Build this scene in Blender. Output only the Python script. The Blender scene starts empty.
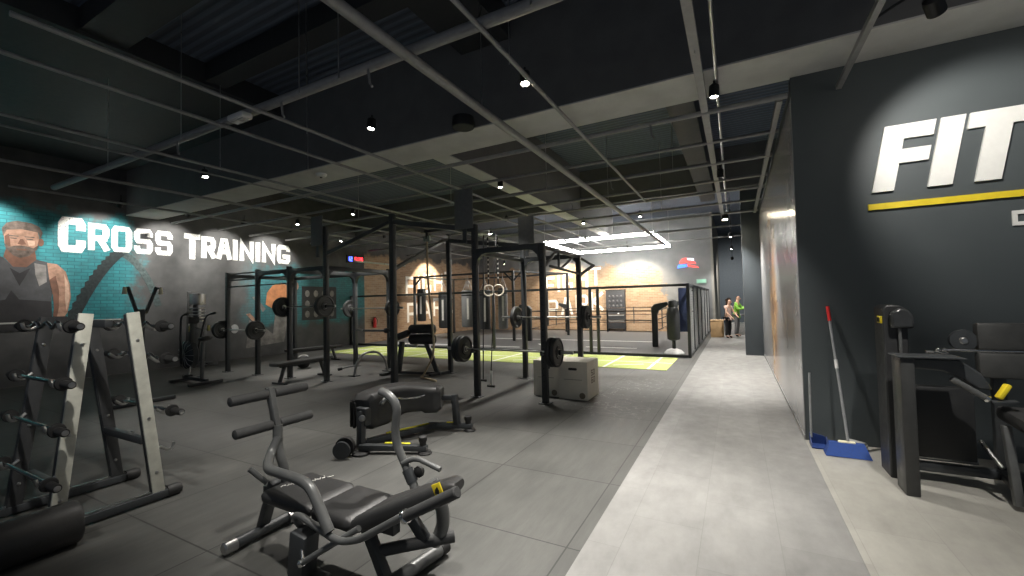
import bpy, bmesh, math, random
from mathutils import Vector, Matrix
random.seed(7)
V = Vector
PI = math.pi
scene = bpy.context.scene
COL = scene.collection

# ------------------------------------------------------------------ materials
def new_mat(name):
    m = bpy.data.materials.new(name); m.use_nodes = True
    nt = m.node_tree; nt.nodes.clear()
    out = nt.nodes.new('ShaderNodeOutputMaterial')
    b = nt.nodes.new('ShaderNodeBsdfPrincipled')
    nt.links.new(b.outputs[0], out.inputs[0])
    return m, nt, b

def nd(nt, typ, **kw):
    n = nt.nodes.new(typ)
    for k, v in kw.items():
        if k.startswith('i_'):
            key = k[2:]
            key = int(key) if key.isdigit() else key.replace('_', ' ')
            n.inputs[key].default_value = v
        else: setattr(n, k, v)
    return n

def ramp(nt, fac, stops):
    r = nt.nodes.new('ShaderNodeValToRGB')
    e = r.color_ramp.elements
    while len(e) > 1: e.remove(e[-1])
    e[0].position = stops[0][0]; e[0].color = stops[0][1]
    for p, c in stops[1:]:
        x = e.new(p); x.color = c
    nt.links.new(fac, r.inputs[0])
    return r.outputs[0]

def g4(v): return (v, v, v, 1)
def c4(c): return (c[0], c[1], c[2], 1) if not isinstance(c, (int, float)) else g4(c)

def mixc(nt, fac, a, b):
    m = nt.nodes.new('ShaderNodeMix'); m.data_type = 'RGBA'
    for sock, v in ((m.inputs[0], fac), (m.inputs[6], a), (m.inputs[7], b)):
        if isinstance(v, (tuple, list)): sock.default_value = v
        elif isinstance(v, (int, float)): sock.default_value = v
        else: nt.links.new(v, sock)
    return m.outputs[2]

def math_(nt, op, a, b=None, clamp=False):
    m = nt.nodes.new('ShaderNodeMath'); m.operation = op; m.use_clamp = clamp
    for i, v in enumerate((a, b)):
        if v is None: continue
        if isinstance(v, (int, float)): m.inputs[i].default_value = v
        else: nt.links.new(v, m.inputs[i])
    return m.outputs[0]

def pos_xyz(nt):
    g = nt.nodes.new('ShaderNodeNewGeometry')
    s = nt.nodes.new('ShaderNodeSeparateXYZ'); nt.links.new(g.outputs['Position'], s.inputs[0])
    return g.outputs['Position'], s.outputs[0], s.outputs[1], s.outputs[2]

def noise(nt, scale, detail=4, rough=.55, vec=None):
    n = nd(nt, 'ShaderNodeTexNoise', i_Scale=scale, i_Detail=detail, i_Roughness=rough)
    if vec is None:
        t = nt.nodes.new('ShaderNodeNewGeometry'); vec = t.outputs['Position']
    nt.links.new(vec, n.inputs['Vector'])
    return n.outputs[0]

def band(nt, v, lo, hi, soft):
    """1 between lo and hi, soft edges"""
    a = nd(nt, 'ShaderNodeMapRange', interpolation_type='SMOOTHSTEP'); nt.links.new(v, a.inputs[0])
    a.inputs[1].default_value = lo - soft; a.inputs[2].default_value = lo + soft
    b = nd(nt, 'ShaderNodeMapRange', interpolation_type='SMOOTHSTEP'); nt.links.new(v, b.inputs[0])
    b.inputs[1].default_value = hi - soft; b.inputs[2].default_value = hi + soft
    b.inputs[3].default_value = 1; b.inputs[4].default_value = 0
    return math_(nt, 'MULTIPLY', a.outputs[0], b.outputs[0])

def M(name, col, rough=.5, metal=0, var=.12, scale=14, bump=0, spec=.5, coat=0):
    m, nt, b = new_mat(name)
    n = noise(nt, scale)
    c = c4(col)
    lo = tuple(x*(1-var) for x in c[:3])+(1,); hi = tuple(min(1, x*(1+var)) for x in c[:3])+(1,)
    nt.links.new(ramp(nt, n, [(.3, lo), (.7, hi)]), b.inputs['Base Color'])
    nt.links.new(ramp(nt, n, [(.3, g4(max(0, rough-.06))), (.7, g4(min(1, rough+.06)))]), b.inputs['Roughness'])
    b.inputs['Metallic'].default_value = metal
    b.inputs['Specular IOR Level'].default_value = spec
    b.inputs['Coat Weight'].default_value = coat
    if bump:
        bp = nd(nt, 'ShaderNodeBump', i_Strength=bump, i_Distance=.01)
        nt.links.new(noise(nt, scale*6), bp.inputs['Height']); nt.links.new(bp.outputs[0], b.inputs['Normal'])
    return m

def emis(name, col, strength):
    m, nt, b = new_mat(name)
    b.inputs['Base Color'].default_value = c4(col)
    b.inputs['Emission Color'].default_value = c4(col)
    b.inputs['Emission Strength'].default_value = strength
    return m

frame_black = M('powder_coat_black', (.04, .044, .047), .42)
frame_grey = M('powder_coat_grey', (.13, .134, .132), .38, .25)
rack_plate = M('pale_grey_steel', (.62, .62, .54), .45)
shaded_plate = M('shaded_plate_steel', (.05, .052, .054), .45)  # shade on the rear uprights put into the colour
vinyl = M('black_vinyl', (.036, .036, .036), .45, bump=.08)
vinyl_grey = M('grey_vinyl', (.055, .056, .054), .5, bump=.08)
foam = M('black_foam', (.055, .056, .056), .75, bump=.15)
rubber = M('black_rubber', (.014, .014, .014), .62, bump=.1)
chrome = M('chrome', (.72, .72, .7), .2, 1.0, var=.05)
steel = M('satin_steel', (.5, .5, .49), .33, 1.0, var=.08)
white_pl = M('white_plastic', (.75, .75, .73), .4, var=.04)
cream_pl = M('cream_plastic', (.75, .71, .5), .4, var=.04)
yellow = M('yellow_paint', (.85, .66, .03), .45, var=.06)
yellow_green = M('yellow_green_strip', (.78, .74, .05), .45, var=.06)
red_pl = M('red_plastic', (.6, .03, .03), .4)
blue_pl = M('blue_plastic', (.012, .035, .15), .5)
blue_br = M('blue_bristle', (.014, .05, .22), .85, bump=.4, scale=60)
wood_pale = M('pale_birch_ply', (.74, .70, .6), .55, var=.06, scale=5)
wood_box = M('raw_wood', (.5, .33, .17), .6, var=.15, scale=6)
rope_m = M('manila_rope', (.42, .35, .24), .9, bump=.4, scale=60)
ring_m = M('ring_wood', (.72, .66, .55), .45)
strap_m = M('dark_webbing', (.02, .02, .022), .85)
strap_w = M('white_webbing', (.65, .64, .6), .8)
bag_dark = M('bag_black_leather', (.03, .032, .034), .4, bump=.05)
bag_grey = M('bag_grey_leather', (.16, .165, .165), .45, bump=.05)
pipe_m = M('ceiling_pipe_grey', (.3, .3, .3), .45, .2)
dark_fit = M('dark_fitting', (.012, .012, .013), .5)
glass_m = M('smoked_dome', (.02, .02, .022), .12)
letter_clean = M('white_letter', (.86, .86, .82), .55, var=.03)
navy_mat = M('navy_mat', (.03, .045, .11), .6)
skin_l = M('skin', (.6, .36, .25), .55, var=.05)
hair_b = M('brown_hair', (.05, .028, .018), .6)
cloth_pink = M('pale_pink_cloth', (.66, .47, .4), .8)
cloth_green = M('lime_green_cloth', (.25, .55, .07), .8)
cloth_black = M('black_cloth', (.012, .012, .014), .8)
cloth_grey = M('grey_cloth', (.17, .17, .17), .8)
lamp_on = emis('lamp_glow', (1, .93, .8), 60)
lamp_on_big = emis('lamp_glow_warm', (1, .86, .62), 220)
led_on = emis('led_tube', (1, .97, .9), 40)
led_blue = emis('clock_blue', (.06, .1, 1), 7)
led_red = emis('clock_red', (1, .03, .04), 5)
sign_red = emis('sign_red', (1, .06, .05), 1.6)
sign_blue = emis('sign_blue', (.05, .18, 1), 1.6)
sign_white = emis('sign_white', (.9, .93, 1), 1.6)
exit_green = emis('exit_green', (.3, .6, .45), .1)

# ---- rubber mats
def mat_rubber():
    m, nt, b = new_mat('rubber_mat_floor')
    p, x, y, z = pos_xyz(nt)
    mp = nd(nt, 'ShaderNodeMapping'); nt.links.new(p, mp.inputs[0])
    mp.inputs['Location'].default_value = (1.03, -2.63, 0)
    br = nd(nt, 'ShaderNodeTexBrick', offset=0.0, squash=1.0, i_Scale=1.0)
    br.inputs['Mortar Size'].default_value = .006; br.inputs['Mortar Smooth'].default_value = .2
    br.inputs['Brick Width'].default_value = 1.06; br.inputs['Row Height'].default_value = 1.06
    br.inputs['Color1'].default_value = g4(.9); br.inputs['Color2'].default_value = g4(1.12); br.inputs['Mortar'].default_value = g4(.35)
    br.inputs['Bias'].default_value = 0
    nt.links.new(mp.outputs[0], br.inputs['Vector'])
    big = noise(nt, .9, 5, .6)
    mp2 = nd(nt, 'ShaderNodeMapping'); nt.links.new(p, mp2.inputs[0]); mp2.inputs['Scale'].default_value = (7, 1.1, 1)
    mp2.inputs['Rotation'].default_value = (0, 0, .5)
    st = noise(nt, 1.6, 6, .7, mp2.outputs[0])
    base = ramp(nt, big, [(.3, (.052, .053, .05, 1)), (.6, (.085, .085, .079, 1)), (.8, (.115, .114, .106, 1))])
    dust = ramp(nt, st, [(.4, g4(.92)), (.75, g4(1.22))])
    mm = nd(nt, 'ShaderNodeMix', data_type='RGBA', blend_type='MULTIPLY'); mm.inputs[0].default_value = 1
    nt.links.new(base, mm.inputs[6]); nt.links.new(dust, mm.inputs[7])
    m2 = nd(nt, 'ShaderNodeMix', data_type='RGBA', blend_type='MULTIPLY'); m2.inputs[0].default_value = 1
    nt.links.new(mm.outputs[2], m2.inputs[6]); nt.links.new(br.outputs[0], m2.inputs[7])
    # chalk scuffs by the plyo boxes
    ch = noise(nt, 3.2, 3, .5)
    line = math_(nt, 'ABSOLUTE', math_(nt, 'SUBTRACT', ch, .52))
    line = math_(nt, 'LESS_THAN', line, .008)
    area = math_(nt, 'MULTIPLY', band(nt, x, -2.3, -1.15, .3), band(nt, y, 5.9, 9.0, .6))
    fac = math_(nt, 'MULTIPLY', math_(nt, 'MULTIPLY', line, area), .45)
    col = mixc(nt, fac, m2.outputs[2], (.3, .3, .29, 1))
    nt.links.new(col, b.inputs['Base Color'])
    nt.links.new(ramp(nt, big, [(.3, g4(.5)), (.7, g4(.68))]), b.inputs['Roughness'])
    bp = nd(nt, 'ShaderNodeBump', i_Strength=.15, i_Distance=.004)
    nt.links.new(noise(nt, 160, 2), bp.inputs['Height']); nt.links.new(bp.outputs[0], b.inputs['Normal'])
    return m
rubber_floor = mat_rubber()

def mat_tile(name, c0, c1):
    m, nt, b = new_mat(name)
    p, x, y, z = pos_xyz(nt)
    mp = nd(nt, 'ShaderNodeMapping'); nt.links.new(p, mp.inputs[0])
    mp.inputs['Location'].default_value = (.93, -.2, 0)
    br = nd(nt, 'ShaderNodeTexBrick', offset=.5, squash=1.0, i_Scale=1.0)
    br.inputs['Mortar Size'].default_value = .003; br.inputs['Mortar Smooth'].default_value = .3
    br.inputs['Brick Width'].default_value = .92; br.inputs['Row Height'].default_value = .46
    mp.inputs['Rotation'].default_value = (0, 0, PI/2)
    br.inputs['Color1'].default_value = g4(.95); br.inputs['Color2'].default_value = g4(1.04); br.inputs['Mortar'].default_value = g4(.85)
    nt.links.new(mp.outputs[0], br.inputs['Vector'])
    mp2 = nd(nt, 'ShaderNodeMapping'); nt.links.new(p, mp2.inputs[0]); mp2.inputs['Scale'].default_value = (2.2, 1, 1)
    n1 = noise(nt, 2.2, 8, .68, mp2.outputs[0])
    base = ramp(nt, n1, [(.3, c4(c0)), (.7, c4(c1))])
    mm = nd(nt, 'ShaderNodeMix', data_type='RGBA', blend_type='MULTIPLY'); mm.inputs[0].default_value = 1
    nt.links.new(base, mm.inputs[6]); nt.links.new(br.outputs[0], mm.inputs[7])
    nt.links.new(mm.outputs[2], b.inputs['Base Color'])
    nt.links.new(ramp(nt, noise(nt, 6, 5), [(.3, g4(.38)), (.7, g4(.55))]), b.inputs['Roughness'])
    b.inputs['Specular IOR Level'].default_value = .4
    return m
tile_corridor = mat_tile('corridor_tile', (.18, .178, .172), (.255, .252, .243))
tile_bay = mat_tile('bay_tile', (.28, .272, .245), (.375, .365, .33))

def brick_cols(nt, u, v, c1, c2, mort, bw=.24, rh=.085):
    cb = nd(nt, 'ShaderNodeCombineXYZ'); nt.links.new(u, cb.inputs[0]); nt.links.new(v, cb.inputs[1])
    br = nd(nt, 'ShaderNodeTexBrick', i_Scale=1.0)
    br.inputs['Brick Width'].default_value = bw; br.inputs['Row Height'].default_value = rh
    br.inputs['Mortar Size'].default_value = .008; br.inputs['Mortar Smooth'].default_value = .4
    br.inputs['Color1'].default_value = c4(c1); br.inputs['Color2'].default_value = c4(c2); br.inputs['Mortar'].default_value = c4(mort)
    nt.links.new(cb.outputs[0], br.inputs['Vector'])
    return br.outputs[0]

def mat_wall_left():
    m, nt, b = new_mat('left_wall_paint')
    p, x, y, z = pos_xyz(nt)
    n = noise(nt, 1.6, 5, .6)
    dark = ramp(nt, noise(nt, 2.5, 5), [(.3, (.06, .062, .062, 1)), (.7, (.1, .1, .1, 1))])
    teal = brick_cols(nt, y, z, (.022, .19, .215), (.036, .25, .275), (.014, .11, .13))
    tealn = mixc(nt, ramp(nt, noise(nt, 3, 6, .7), [(.45, g4(0)), (.7, g4(.75))]), teal, (.03, .1, .12, 1))
    yn = math_(nt, 'ADD', y, math_(nt, 'MULTIPLY', math_(nt, 'SUBTRACT', n, .5), 1.6))
    zn = math_(nt, 'ADD', z, math_(nt, 'MULTIPLY', math_(nt, 'SUBTRACT', n, .5), 1.2))
    m1 = math_(nt, 'MULTIPLY', math_(nt, 'MULTIPLY', band(nt, yn, -2, 5.25, .22), band(nt, zn, -.2, 3.95, .15)), band(nt, z, 1.4, 9, .01))
    m2 = math_(nt, 'MULTIPLY', band(nt, yn, 8.2, 13.2, .4), band(nt, zn, 1.0, 2.95, .18))
    m2 = math_(nt, 'MULTIPLY', m2, .75)
    col = mixc(nt, math_(nt, 'MAXIMUM', m1, m2), dark, tealn)
    brick = brick_cols(nt, y, z, (.32, .19, .11), (.46, .31, .19), (.46, .38, .29))
    brickn = mixc(nt, ramp(nt, noise(nt, 2.2, 6, .7), [(.45, g4(0)), (.75, g4(.6))]), brick, (.36, .3, .24, 1))
    mb = math_(nt, 'MULTIPLY', band(nt, y, 13.05, 40, .02), band(nt, zn, -1, 3.75, .12))
    col = mixc(nt, mb, col, brickn)
    nt.links.new(col, b.inputs['Base Color'])
    b.inputs['Roughness'].default_value = .75
    return m
wall_left_m = mat_wall_left()

def mat_wall_back():
    m, nt, b = new_mat('back_wall_brick_mural')
    p, x, y, z = pos_xyz(nt)
    n = noise(nt, 1.1, 6, .65)
    grey = ramp(nt, noise(nt, 2, 4), [(.3, (.2, .205, .21, 1)), (.7, (.25, .255, .26, 1))])
    brick = brick_cols(nt, x, z, (.33, .2, .115), (.47, .32, .2), (.46, .38, .29))
    brickn = mixc(nt, ramp(nt, noise(nt, 2.2, 6, .7), [(.45, g4(0)), (.75, g4(.5))]), brick, (.3, .24, .18, 1))
    d = math_(nt, 'MULTIPLY', math_(nt, 'SUBTRACT', n, .5), 2.2)
    xn = math_(nt, 'ADD', math_(nt, 'ADD', x, math_(nt, 'MULTIPLY', z, .45)), d)
    zn = math_(nt, 'ADD', z, math_(nt, 'MULTIPLY', d, .8))
    mk = math_(nt, 'MULTIPLY', band(nt, xn, -30, -2.1, .1), band(nt, zn, -2, 3.35, .1))
    nt.links.new(mixc(nt, mk, grey, brickn), b.inputs['Base Color'])
    b.inputs['Roughness'].default_value = .7
    return m
wall_back_m = mat_wall_back()

wall_fit_m = M('charcoal_wall_paint', (.08, .094, .099), .55, var=.07, scale=1.5)
wall_dark_m = M('dark_wall_paint', (.06, .072, .082), .6, var=.1, scale=1.5)
wall_pale_m = M('pale_side_wall', (.3, .29, .26), .6, var=.06, scale=1.5)

def mat_panel():
    m, nt, b = new_mat('satin_wall_graphic')
    p, x, y, z = pos_xyz(nt)
    n = noise(nt, 1.2, 5, .6)
    grey = ramp(nt, n, [(.3, (.27, .27, .275, 1)), (.7, (.33, .33, .335, 1))])
    yn = math_(nt, 'ADD', y, math_(nt, 'MULTIPLY', math_(nt, 'SUBTRACT', n, .5), 1.5))
    fig = math_(nt, 'MULTIPLY', band(nt, yn, 8.7, 10.2, .25), band(nt, z, -.5, 3.3, .3))
    figc = ramp(nt, noise(nt, 1.7, 4, .5), [(.35, (.1, .045, .02, 1)), (.5, (.5, .26, .09, 1)), (.62, (.55, .4, .25, 1)), (.75, (.2, .1, .05, 1))])
    nt.links.new(mixc(nt, fig, grey, figc), b.inputs['Base Color'])
    b.inputs['Roughness'].default_value = .2
    b.inputs['Specular IOR Level'].default_value = .7
    return m
panel_m = mat_panel()

def mat_ceiling(name, c):
    m, nt, b = new_mat(name)
    p, x, y, z = pos_xyz(nt)
    w = nd(nt, 'ShaderNodeTexWave', i_Scale=2.2); nt.links.new(p, w.inputs['Vector']); w.bands_direction = 'Y'
    col = ramp(nt, w.outputs['Fac'], [(.35, tuple(v*.75 for v in c)+(1,)), (.65, tuple(v*1.2 for v in c)+(1,))])
    nt.links.new(col, b.inputs['Base Color'])
    b.inputs['Roughness'].default_value = .7
    bp = nd(nt, 'ShaderNodeBump', i_Strength=.5, i_Distance=.05)
    nt.links.new(w.outputs['Fac'], bp.inputs['Height']); nt.links.new(bp.outputs[0], b.inputs['Normal'])
    return m
deck_m = mat_ceiling('ceiling_deck', (.10, .122, .165))
lit_underside_m = M('lit_underside_tone', (.6, .6, .58), .7, var=.1, scale=3)  # pale tone stands in for light on the beam undersides
beam_m = M('concrete_beam_paint', (.14, .14, .14), .7, var=.12, scale=3)
duct_m = M('dark_duct', (.035, .038, .04), .6)

def mat_worn(name, c, wear=.53):
    m, nt, b = new_mat(name)
    n = noise(nt, 26, 6, .75)
    nt.links.new(ramp(nt, n, [(wear-.12, (.25, .27, .27, 1)), (wear-.05, c4(c))]), b.inputs['Base Color'])
    b.inputs['Roughness'].default_value = .7
    return m
letter_worn = mat_worn('worn_white_letter', (.85, .85, .81), .52)
letter_faded = mat_worn('faded_white_letter', (.92, .9, .85), .44)

def mat_turf():
    m, nt, b = new_mat('green_turf')
    n = noise(nt, 30, 5, .7)
    nt.links.new(ramp(nt, n, [(.3, (.36, .44, .1, 1)), (.7, (.56, .62, .24, 1))]), b.inputs['Base Color'])
    b.inputs['Roughness'].default_value = .95
    bp = nd(nt, 'ShaderNodeBump', i_Strength=.5, i_Distance=.01)
    nt.links.new(noise(nt, 300, 2), bp.inputs['Height']); nt.links.new(bp.outputs[0], b.inputs['Normal'])
    return m
turf_m = mat_turf()
line_m = M('white_line_paint', (.8, .8, .76), .8)
cage_floor_m = M('grey_ring_mat', (.11, .11, .11), .7, var=.15, scale=2)
print_skin = M('print_skin', (.34, .2, .14), .7, var=.4, scale=7)
print_skin_d = M('print_skin_shadow', (.15, .075, .05), .7, var=.3, scale=6)
print_vest = M('print_vest', (.06, .062, .066), .7, var=.35, scale=4)
print_vest_d = M('print_vest_dark', (.025, .025, .027), .7, var=.3, scale=6)
print_hair = M('print_hair', (.11, .085, .07), .7, var=.5, scale=12)
print_rope = M('print_rope', (.02, .03, .032), .7, var=.5, scale=16)
print_grey = M('print_grey', (.2, .19, .18), .7, var=.4, scale=5)
print_orange = M('print_orange', (.55, .23, .1), .7, var=.3, scale=4)

# ------------------------------------------------------------------ mesh builder
def basis(d):
    d = V(d).normalized()
    u = d.orthogonal() if abs(d.z) > .999 else V((0, 0, 1)).cross(d)
    u.normalize(); w = d.cross(u)
    return u, w

class MB:
    def __init__(s): s.v = []; s.f = []
    def add(s, vs, fs):
        o = len(s.v); s.v += [V(a) for a in vs]; s.f += [tuple(i+o for i in f) for f in fs]; return s
    def box(s, c, size, rot=None, bev=0):
        bm = bmesh.new(); bmesh.ops.create_cube(bm, size=1)
        for v in bm.verts: v.co = V((v.co.x*size[0], v.co.y*size[1], v.co.z*size[2]))
        if bev: bmesh.ops.bevel(bm, geom=bm.edges[:], offset=bev, segments=2, affect='EDGES', profile=.5)
        R_ = rot if rot is not None else Matrix.Identity(3)
        bm.verts.index_update()
        s.add([R_ @ v.co + V(c) for v in bm.verts], [[v.index for v in f.verts] for f in bm.faces]); bm.free(); return s
    def bx(s, x0, x1, y0, y1, z0, z1, bev=0):
        return s.box(((x0+x1)/2, (y0+y1)/2, (z0+z1)/2), (abs(x1-x0), abs(y1-y0), abs(z1-z0)), None, bev)
    def bar(s, p0, p1, w, h, bev=0, up=None):
        """rectangular bar from p0 to p1; w sideways, h along the up side"""
        p0, p1 = V(p0), V(p1); d = p1-p0
        z = d.normalized(); u0 = V(up) if up else (V((0, 0, 1)) if abs(z.z) < .95 else V((0, 1, 0)))
        x = u0.cross(z).normalized(); y = z.cross(x)
        return s.box((p0+p1)/2, (w, h, d.length), Matrix((x, y, z)).transposed(), bev)
    def tube(s, pts, r, n=10, fillet=0, closed=False, cap=True):
        pts = [V(p) for p in pts]
        if fillet and len(pts) > 2:
            q = [pts[0]]
            for i in range(1, len(pts)-1):
                a, b, c = pts[i-1], pts[i], pts[i+1]
                f = min(fillet, (a-b).length*.48, (c-b).length*.48)
                s0 = b+(a-b).normalized()*f; s1 = b+(c-b).normalized()*f
                for k in range(6):
                    t = k/5; q.append(s0*(1-t)**2+b*2*t*(1-t)+s1*t*t)
            q.append(pts[-1]); pts = q
        m = len(pts); rs = r if isinstance(r, (list, tuple)) else [r]*m
        if len(rs) != m: rs = [rs[0]]*m
        vs = []; u = None
        for i, p in enumerate(pts):
            if closed: d = pts[(i+1) % m]-pts[i-1]
            else: d = pts[min(i+1, m-1)]-pts[max(i-1, 0)]
            d = d.normalized()
            if u is None: u, w = basis(d)
            else:
                u = (u-d*u.dot(d)); u = u.normalized() if u.length > 1e-6 else basis(d)[0]; w = d.cross(u)
            for k in range(n):
                a = 2*PI*k/n; vs.append(p+(u*math.cos(a)+w*math.sin(a))*rs[i])
        fs = []
        for i in range(m if closed else m-1):
            j = (i+1) % m
            for k in range(n):
                l = (k+1) % n; fs.append((i*n+k, i*n+l, j*n+l, j*n+k))
        if cap and not closed:
            fs.append(tuple(range(n-1, -1, -1))); fs.append(tuple((m-1)*n+k for k in range(n)))
        return s.add(vs, fs)
    def cyl(s, p0, p1, r, r1=None, n=20):
        return s.tube([p0, p1], [r, r if r1 is None else r1], n)
    def lathe(s, o, axis, prof, n=24):
        """prof: (radius, height) pairs along axis from o"""
        d = V(axis).normalized(); u, w = basis(d); vs = []; m = len(prof)
        for r, h in prof:
            for k in range(n):
                a = 2*PI*k/n; vs.append(V(o)+d*h+(u*math.cos(a)+w*math.sin(a))*max(r, 1e-4))
        fs = [(i*n+k, i*n+(k+1) % n, (i+1)*n+(k+1) % n, (i+1)*n+k) for i in range(m-1) for k in range(n)]
        fs += [tuple(range(n-1, -1, -1)), tuple((m-1)*n+k for k in range(n))]
        return s.add(vs, fs)
    def prism(s, poly, to3, t):
        """poly of 2D points; to3(u,v,d) gives the 3D point; extruded from d=0 to d=t"""
        n = len(poly)
        vs = [V(to3(a, b, 0)) for a, b in poly]+[V(to3(a, b, t)) for a, b in poly]
        fs = [tuple(range(n-1, -1, -1)), tuple(range(n, 2*n))]+[(i, (i+1) % n, n+(i+1) % n, n+i) for i in range(n)]
        return s.add(vs, fs)
    def ball(s, c, r, n=16, m=10):
        rx = r if isinstance(r, (tuple, list)) else (r, r, r)
        prof = [(math.sin(PI*i/m), -math.cos(PI*i/m)) for i in range(m+1)]
        vs = []
        for rr, h in prof:
            for k in range(n):
                a = 2*PI*k/n; vs.append(V((c[0]+rx[0]*max(rr, 1e-3)*math.cos(a), c[1]+rx[1]*max(rr, 1e-3)*math.sin(a), c[2]+rx[2]*h)))
        fs = [(i*n+k, i*n+(k+1) % n, (i+1)*n+(k+1) % n, (i+1)*n+k) for i in range(m) for k in range(n)]
        return s.add(vs, fs)
    def loft(s, rings, cap=True):
        n = len(rings[0]); vs = [p for r in rings for p in r]
        fs = [(i*n+k, i*n+(k+1) % n, (i+1)*n+(k+1) % n, (i+1)*n+k) for i in range(len(rings)-1) for k in range(n)]
        if cap: fs += [tuple(range(n-1, -1, -1)), tuple((len(rings)-1)*n+k for k in range(n))]
        return s.add(vs, fs)
    def build(s, name, mat, parent=None, bevel=0, label=None, subd=0):
        o_ = V((0, 0, 0))
        p = parent
        while p is not None: o_ = o_+p.location; p = p.parent
        me = bpy.data.meshes.new(name)
        me.from_pydata([tuple(v-o_) for v in s.v], [], s.f); me.validate()
        bm = bmesh.new(); bm.from_mesh(me); bmesh.ops.recalc_face_normals(bm, faces=bm.faces[:]); bm.to_mesh(me); bm.free()
        for p_ in me.polygons: p_.use_smooth = True
        me.set_sharp_from_angle(angle=math.radians(38))
        ob = bpy.data.objects.new(name, me); COL.objects.link(ob)
        me.materials.append(mat)
        if parent is not None: ob.parent = parent
        if subd:
            md = ob.modifiers.new('sub', 'SUBSURF'); md.levels = subd; md.render_levels = subd
        if bevel:
            md = ob.modifiers.new('bev', 'BEVEL'); md.width = bevel; md.segments = 2; md.limit_method = 'ANGLE'; md.angle_limit = math.radians(50)
        if label: ob['label'] = label
        return ob

def thing(name, label, cat, loc, group=None):
    o = bpy.data.objects.new(name, None); COL.objects.link(o); o.location = loc; o.empty_display_size = .1
    o['label'] = label; o['category'] = cat
    if group: o['group'] = group
    return o
def tag(o, label, cat, group=None, kind=None):
    o['label'] = label; o['category'] = cat
    if group: o['group'] = group
    if kind: o['kind'] = kind
    return o
def struct(mb, name, mat, label=None, bevel=0):
    o = mb.build(name, mat, None, bevel); o['kind'] = 'structure'
    if label: o['label'] = label
    return o
def copy_tree(o, parent=None):
    c = o.copy(); COL.objects.link(c)
    if parent is not None: c.parent = parent
    for ch in list(o.children): copy_tree(ch, c)
    return c
def circ(n): return [(math.cos(2*PI*k/n), math.sin(2*PI*k/n)) for k in range(n)]

# ------------------------------------------------------------------ lettering
def chO(): return [(.12, 0), (.88, 0), (1, .12), (1, .88), (.88, 1), (.12, 1), (0, .88), (0, .12)]
GL = {
 'C': ([[(1, .8), (1, .88), (.88, 1), (.12, 1), (0, .88), (0, .12), (.12, 0), (.88, 0), (1, .12), (1, .2)]], []),
 'O': ([], [chO()]), '0': ([], [chO()]),
 'R': ([[(0, 0), (0, 1), (.86, 1), (1, .87), (1, .58), (.86, .45)], [(.86, .45), (0, .45)], [(.55, .45), (1, 0)]], []),
 'P': ([[(0, 0), (0, 1), (.86, 1), (1, .87), (1, .55), (.86, .42)], [(.86, .42), (0, .42)]], []),
 'S': ([[(1, .85), (1, .88), (.88, 1), (.12, 1), (0, .88), (0, .62), (.12, .5), (.88, .5), (1, .38), (1, .12), (.88, 0), (.12, 0), (0, .12), (0, .15)]], []),
 'T': ([[(0, 1), (1, 1)], [(.5, 1), (.5, 0)]], []),
 'A': ([[(0, 0), (.38, 1), (.62, 1), (1, 0)], [(.2, .32), (.8, .32)]], []),
 'I': ([[(.5, 0), (.5, 1)]], []), '1': ([[(.5, 0), (.5, 1)]], []),
 'N': ([[(0, 0), (0, 1), (1, 0), (1, 1)]], []),
 'G': ([[(1, .86), (1, .88), (.88, 1), (.12, 1), (0, .88), (0, .12), (.12, 0), (.88, 0), (1, .12), (1, .36), (.6, .36)]], []),
 'F': ([[(1, 1), (0, 1), (0, 0)], [(0, .5), (.85, .5)]], []),
 'H': ([[(0, 0), (0, 1)], [(1, 0), (1, 1)], [(0, .5), (1, .5)]], []),
 'K': ([[(0, 0), (0, 1)], [(1, 1), (.1, .5), (1, 0)]], []),
 'D': ([], [[(0, 0), (.8, 0), (1, .2), (1, .8), (.8, 1), (0, 1)]]),
 'E': ([[(1, 1), (0, 1), (0, 0), (1, 0)], [(0, .5), (.85, .5)]], []),
 '2': ([[(0, 1), (1, 1), (1, .5), (0, .5), (0, 0), (1, 0)]], []),
 '5': ([[(1, 1), (0, 1), (0, .5), (1, .5), (1, 0), (0, 0)]], []),
 '6': ([[(1, 1), (0, 1), (0, 0), (1, 0), (1, .5), (0, .5)]], []),
 ':': ([[(.5, .2), (.5, .32)], [(.5, .68), (.5, .8)]], []),
}
def ribbon(pts, w, closed):
    pts = [V((a, b)) for a, b in pts]; n = len(pts); L = []; Rr = []
    for i in range(n):
        a = pts[i-1] if (closed or i > 0) else None
        c = pts[(i+1) % n] if (closed or i < n-1) else None
        p = pts[i]
        d1 = (p-a).normalized() if a is not None else None
        d2 = (c-p).normalized() if c is not None else None
        if d1 is None: d1 = d2
        if d2 is None: d2 = d1
        n1 = V((-d1.y, d1.x)); n2 = V((-d2.y, d2.x)); mt = n1+n2
        mt = mt.normalized() if mt.length > 1e-6 else n1
        k = min(2.2, 1/max(.2, mt.dot(n1)))
        L.append(p+mt*w/2*k); Rr.append(p-mt*w/2*k)
    return L, Rr
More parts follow.
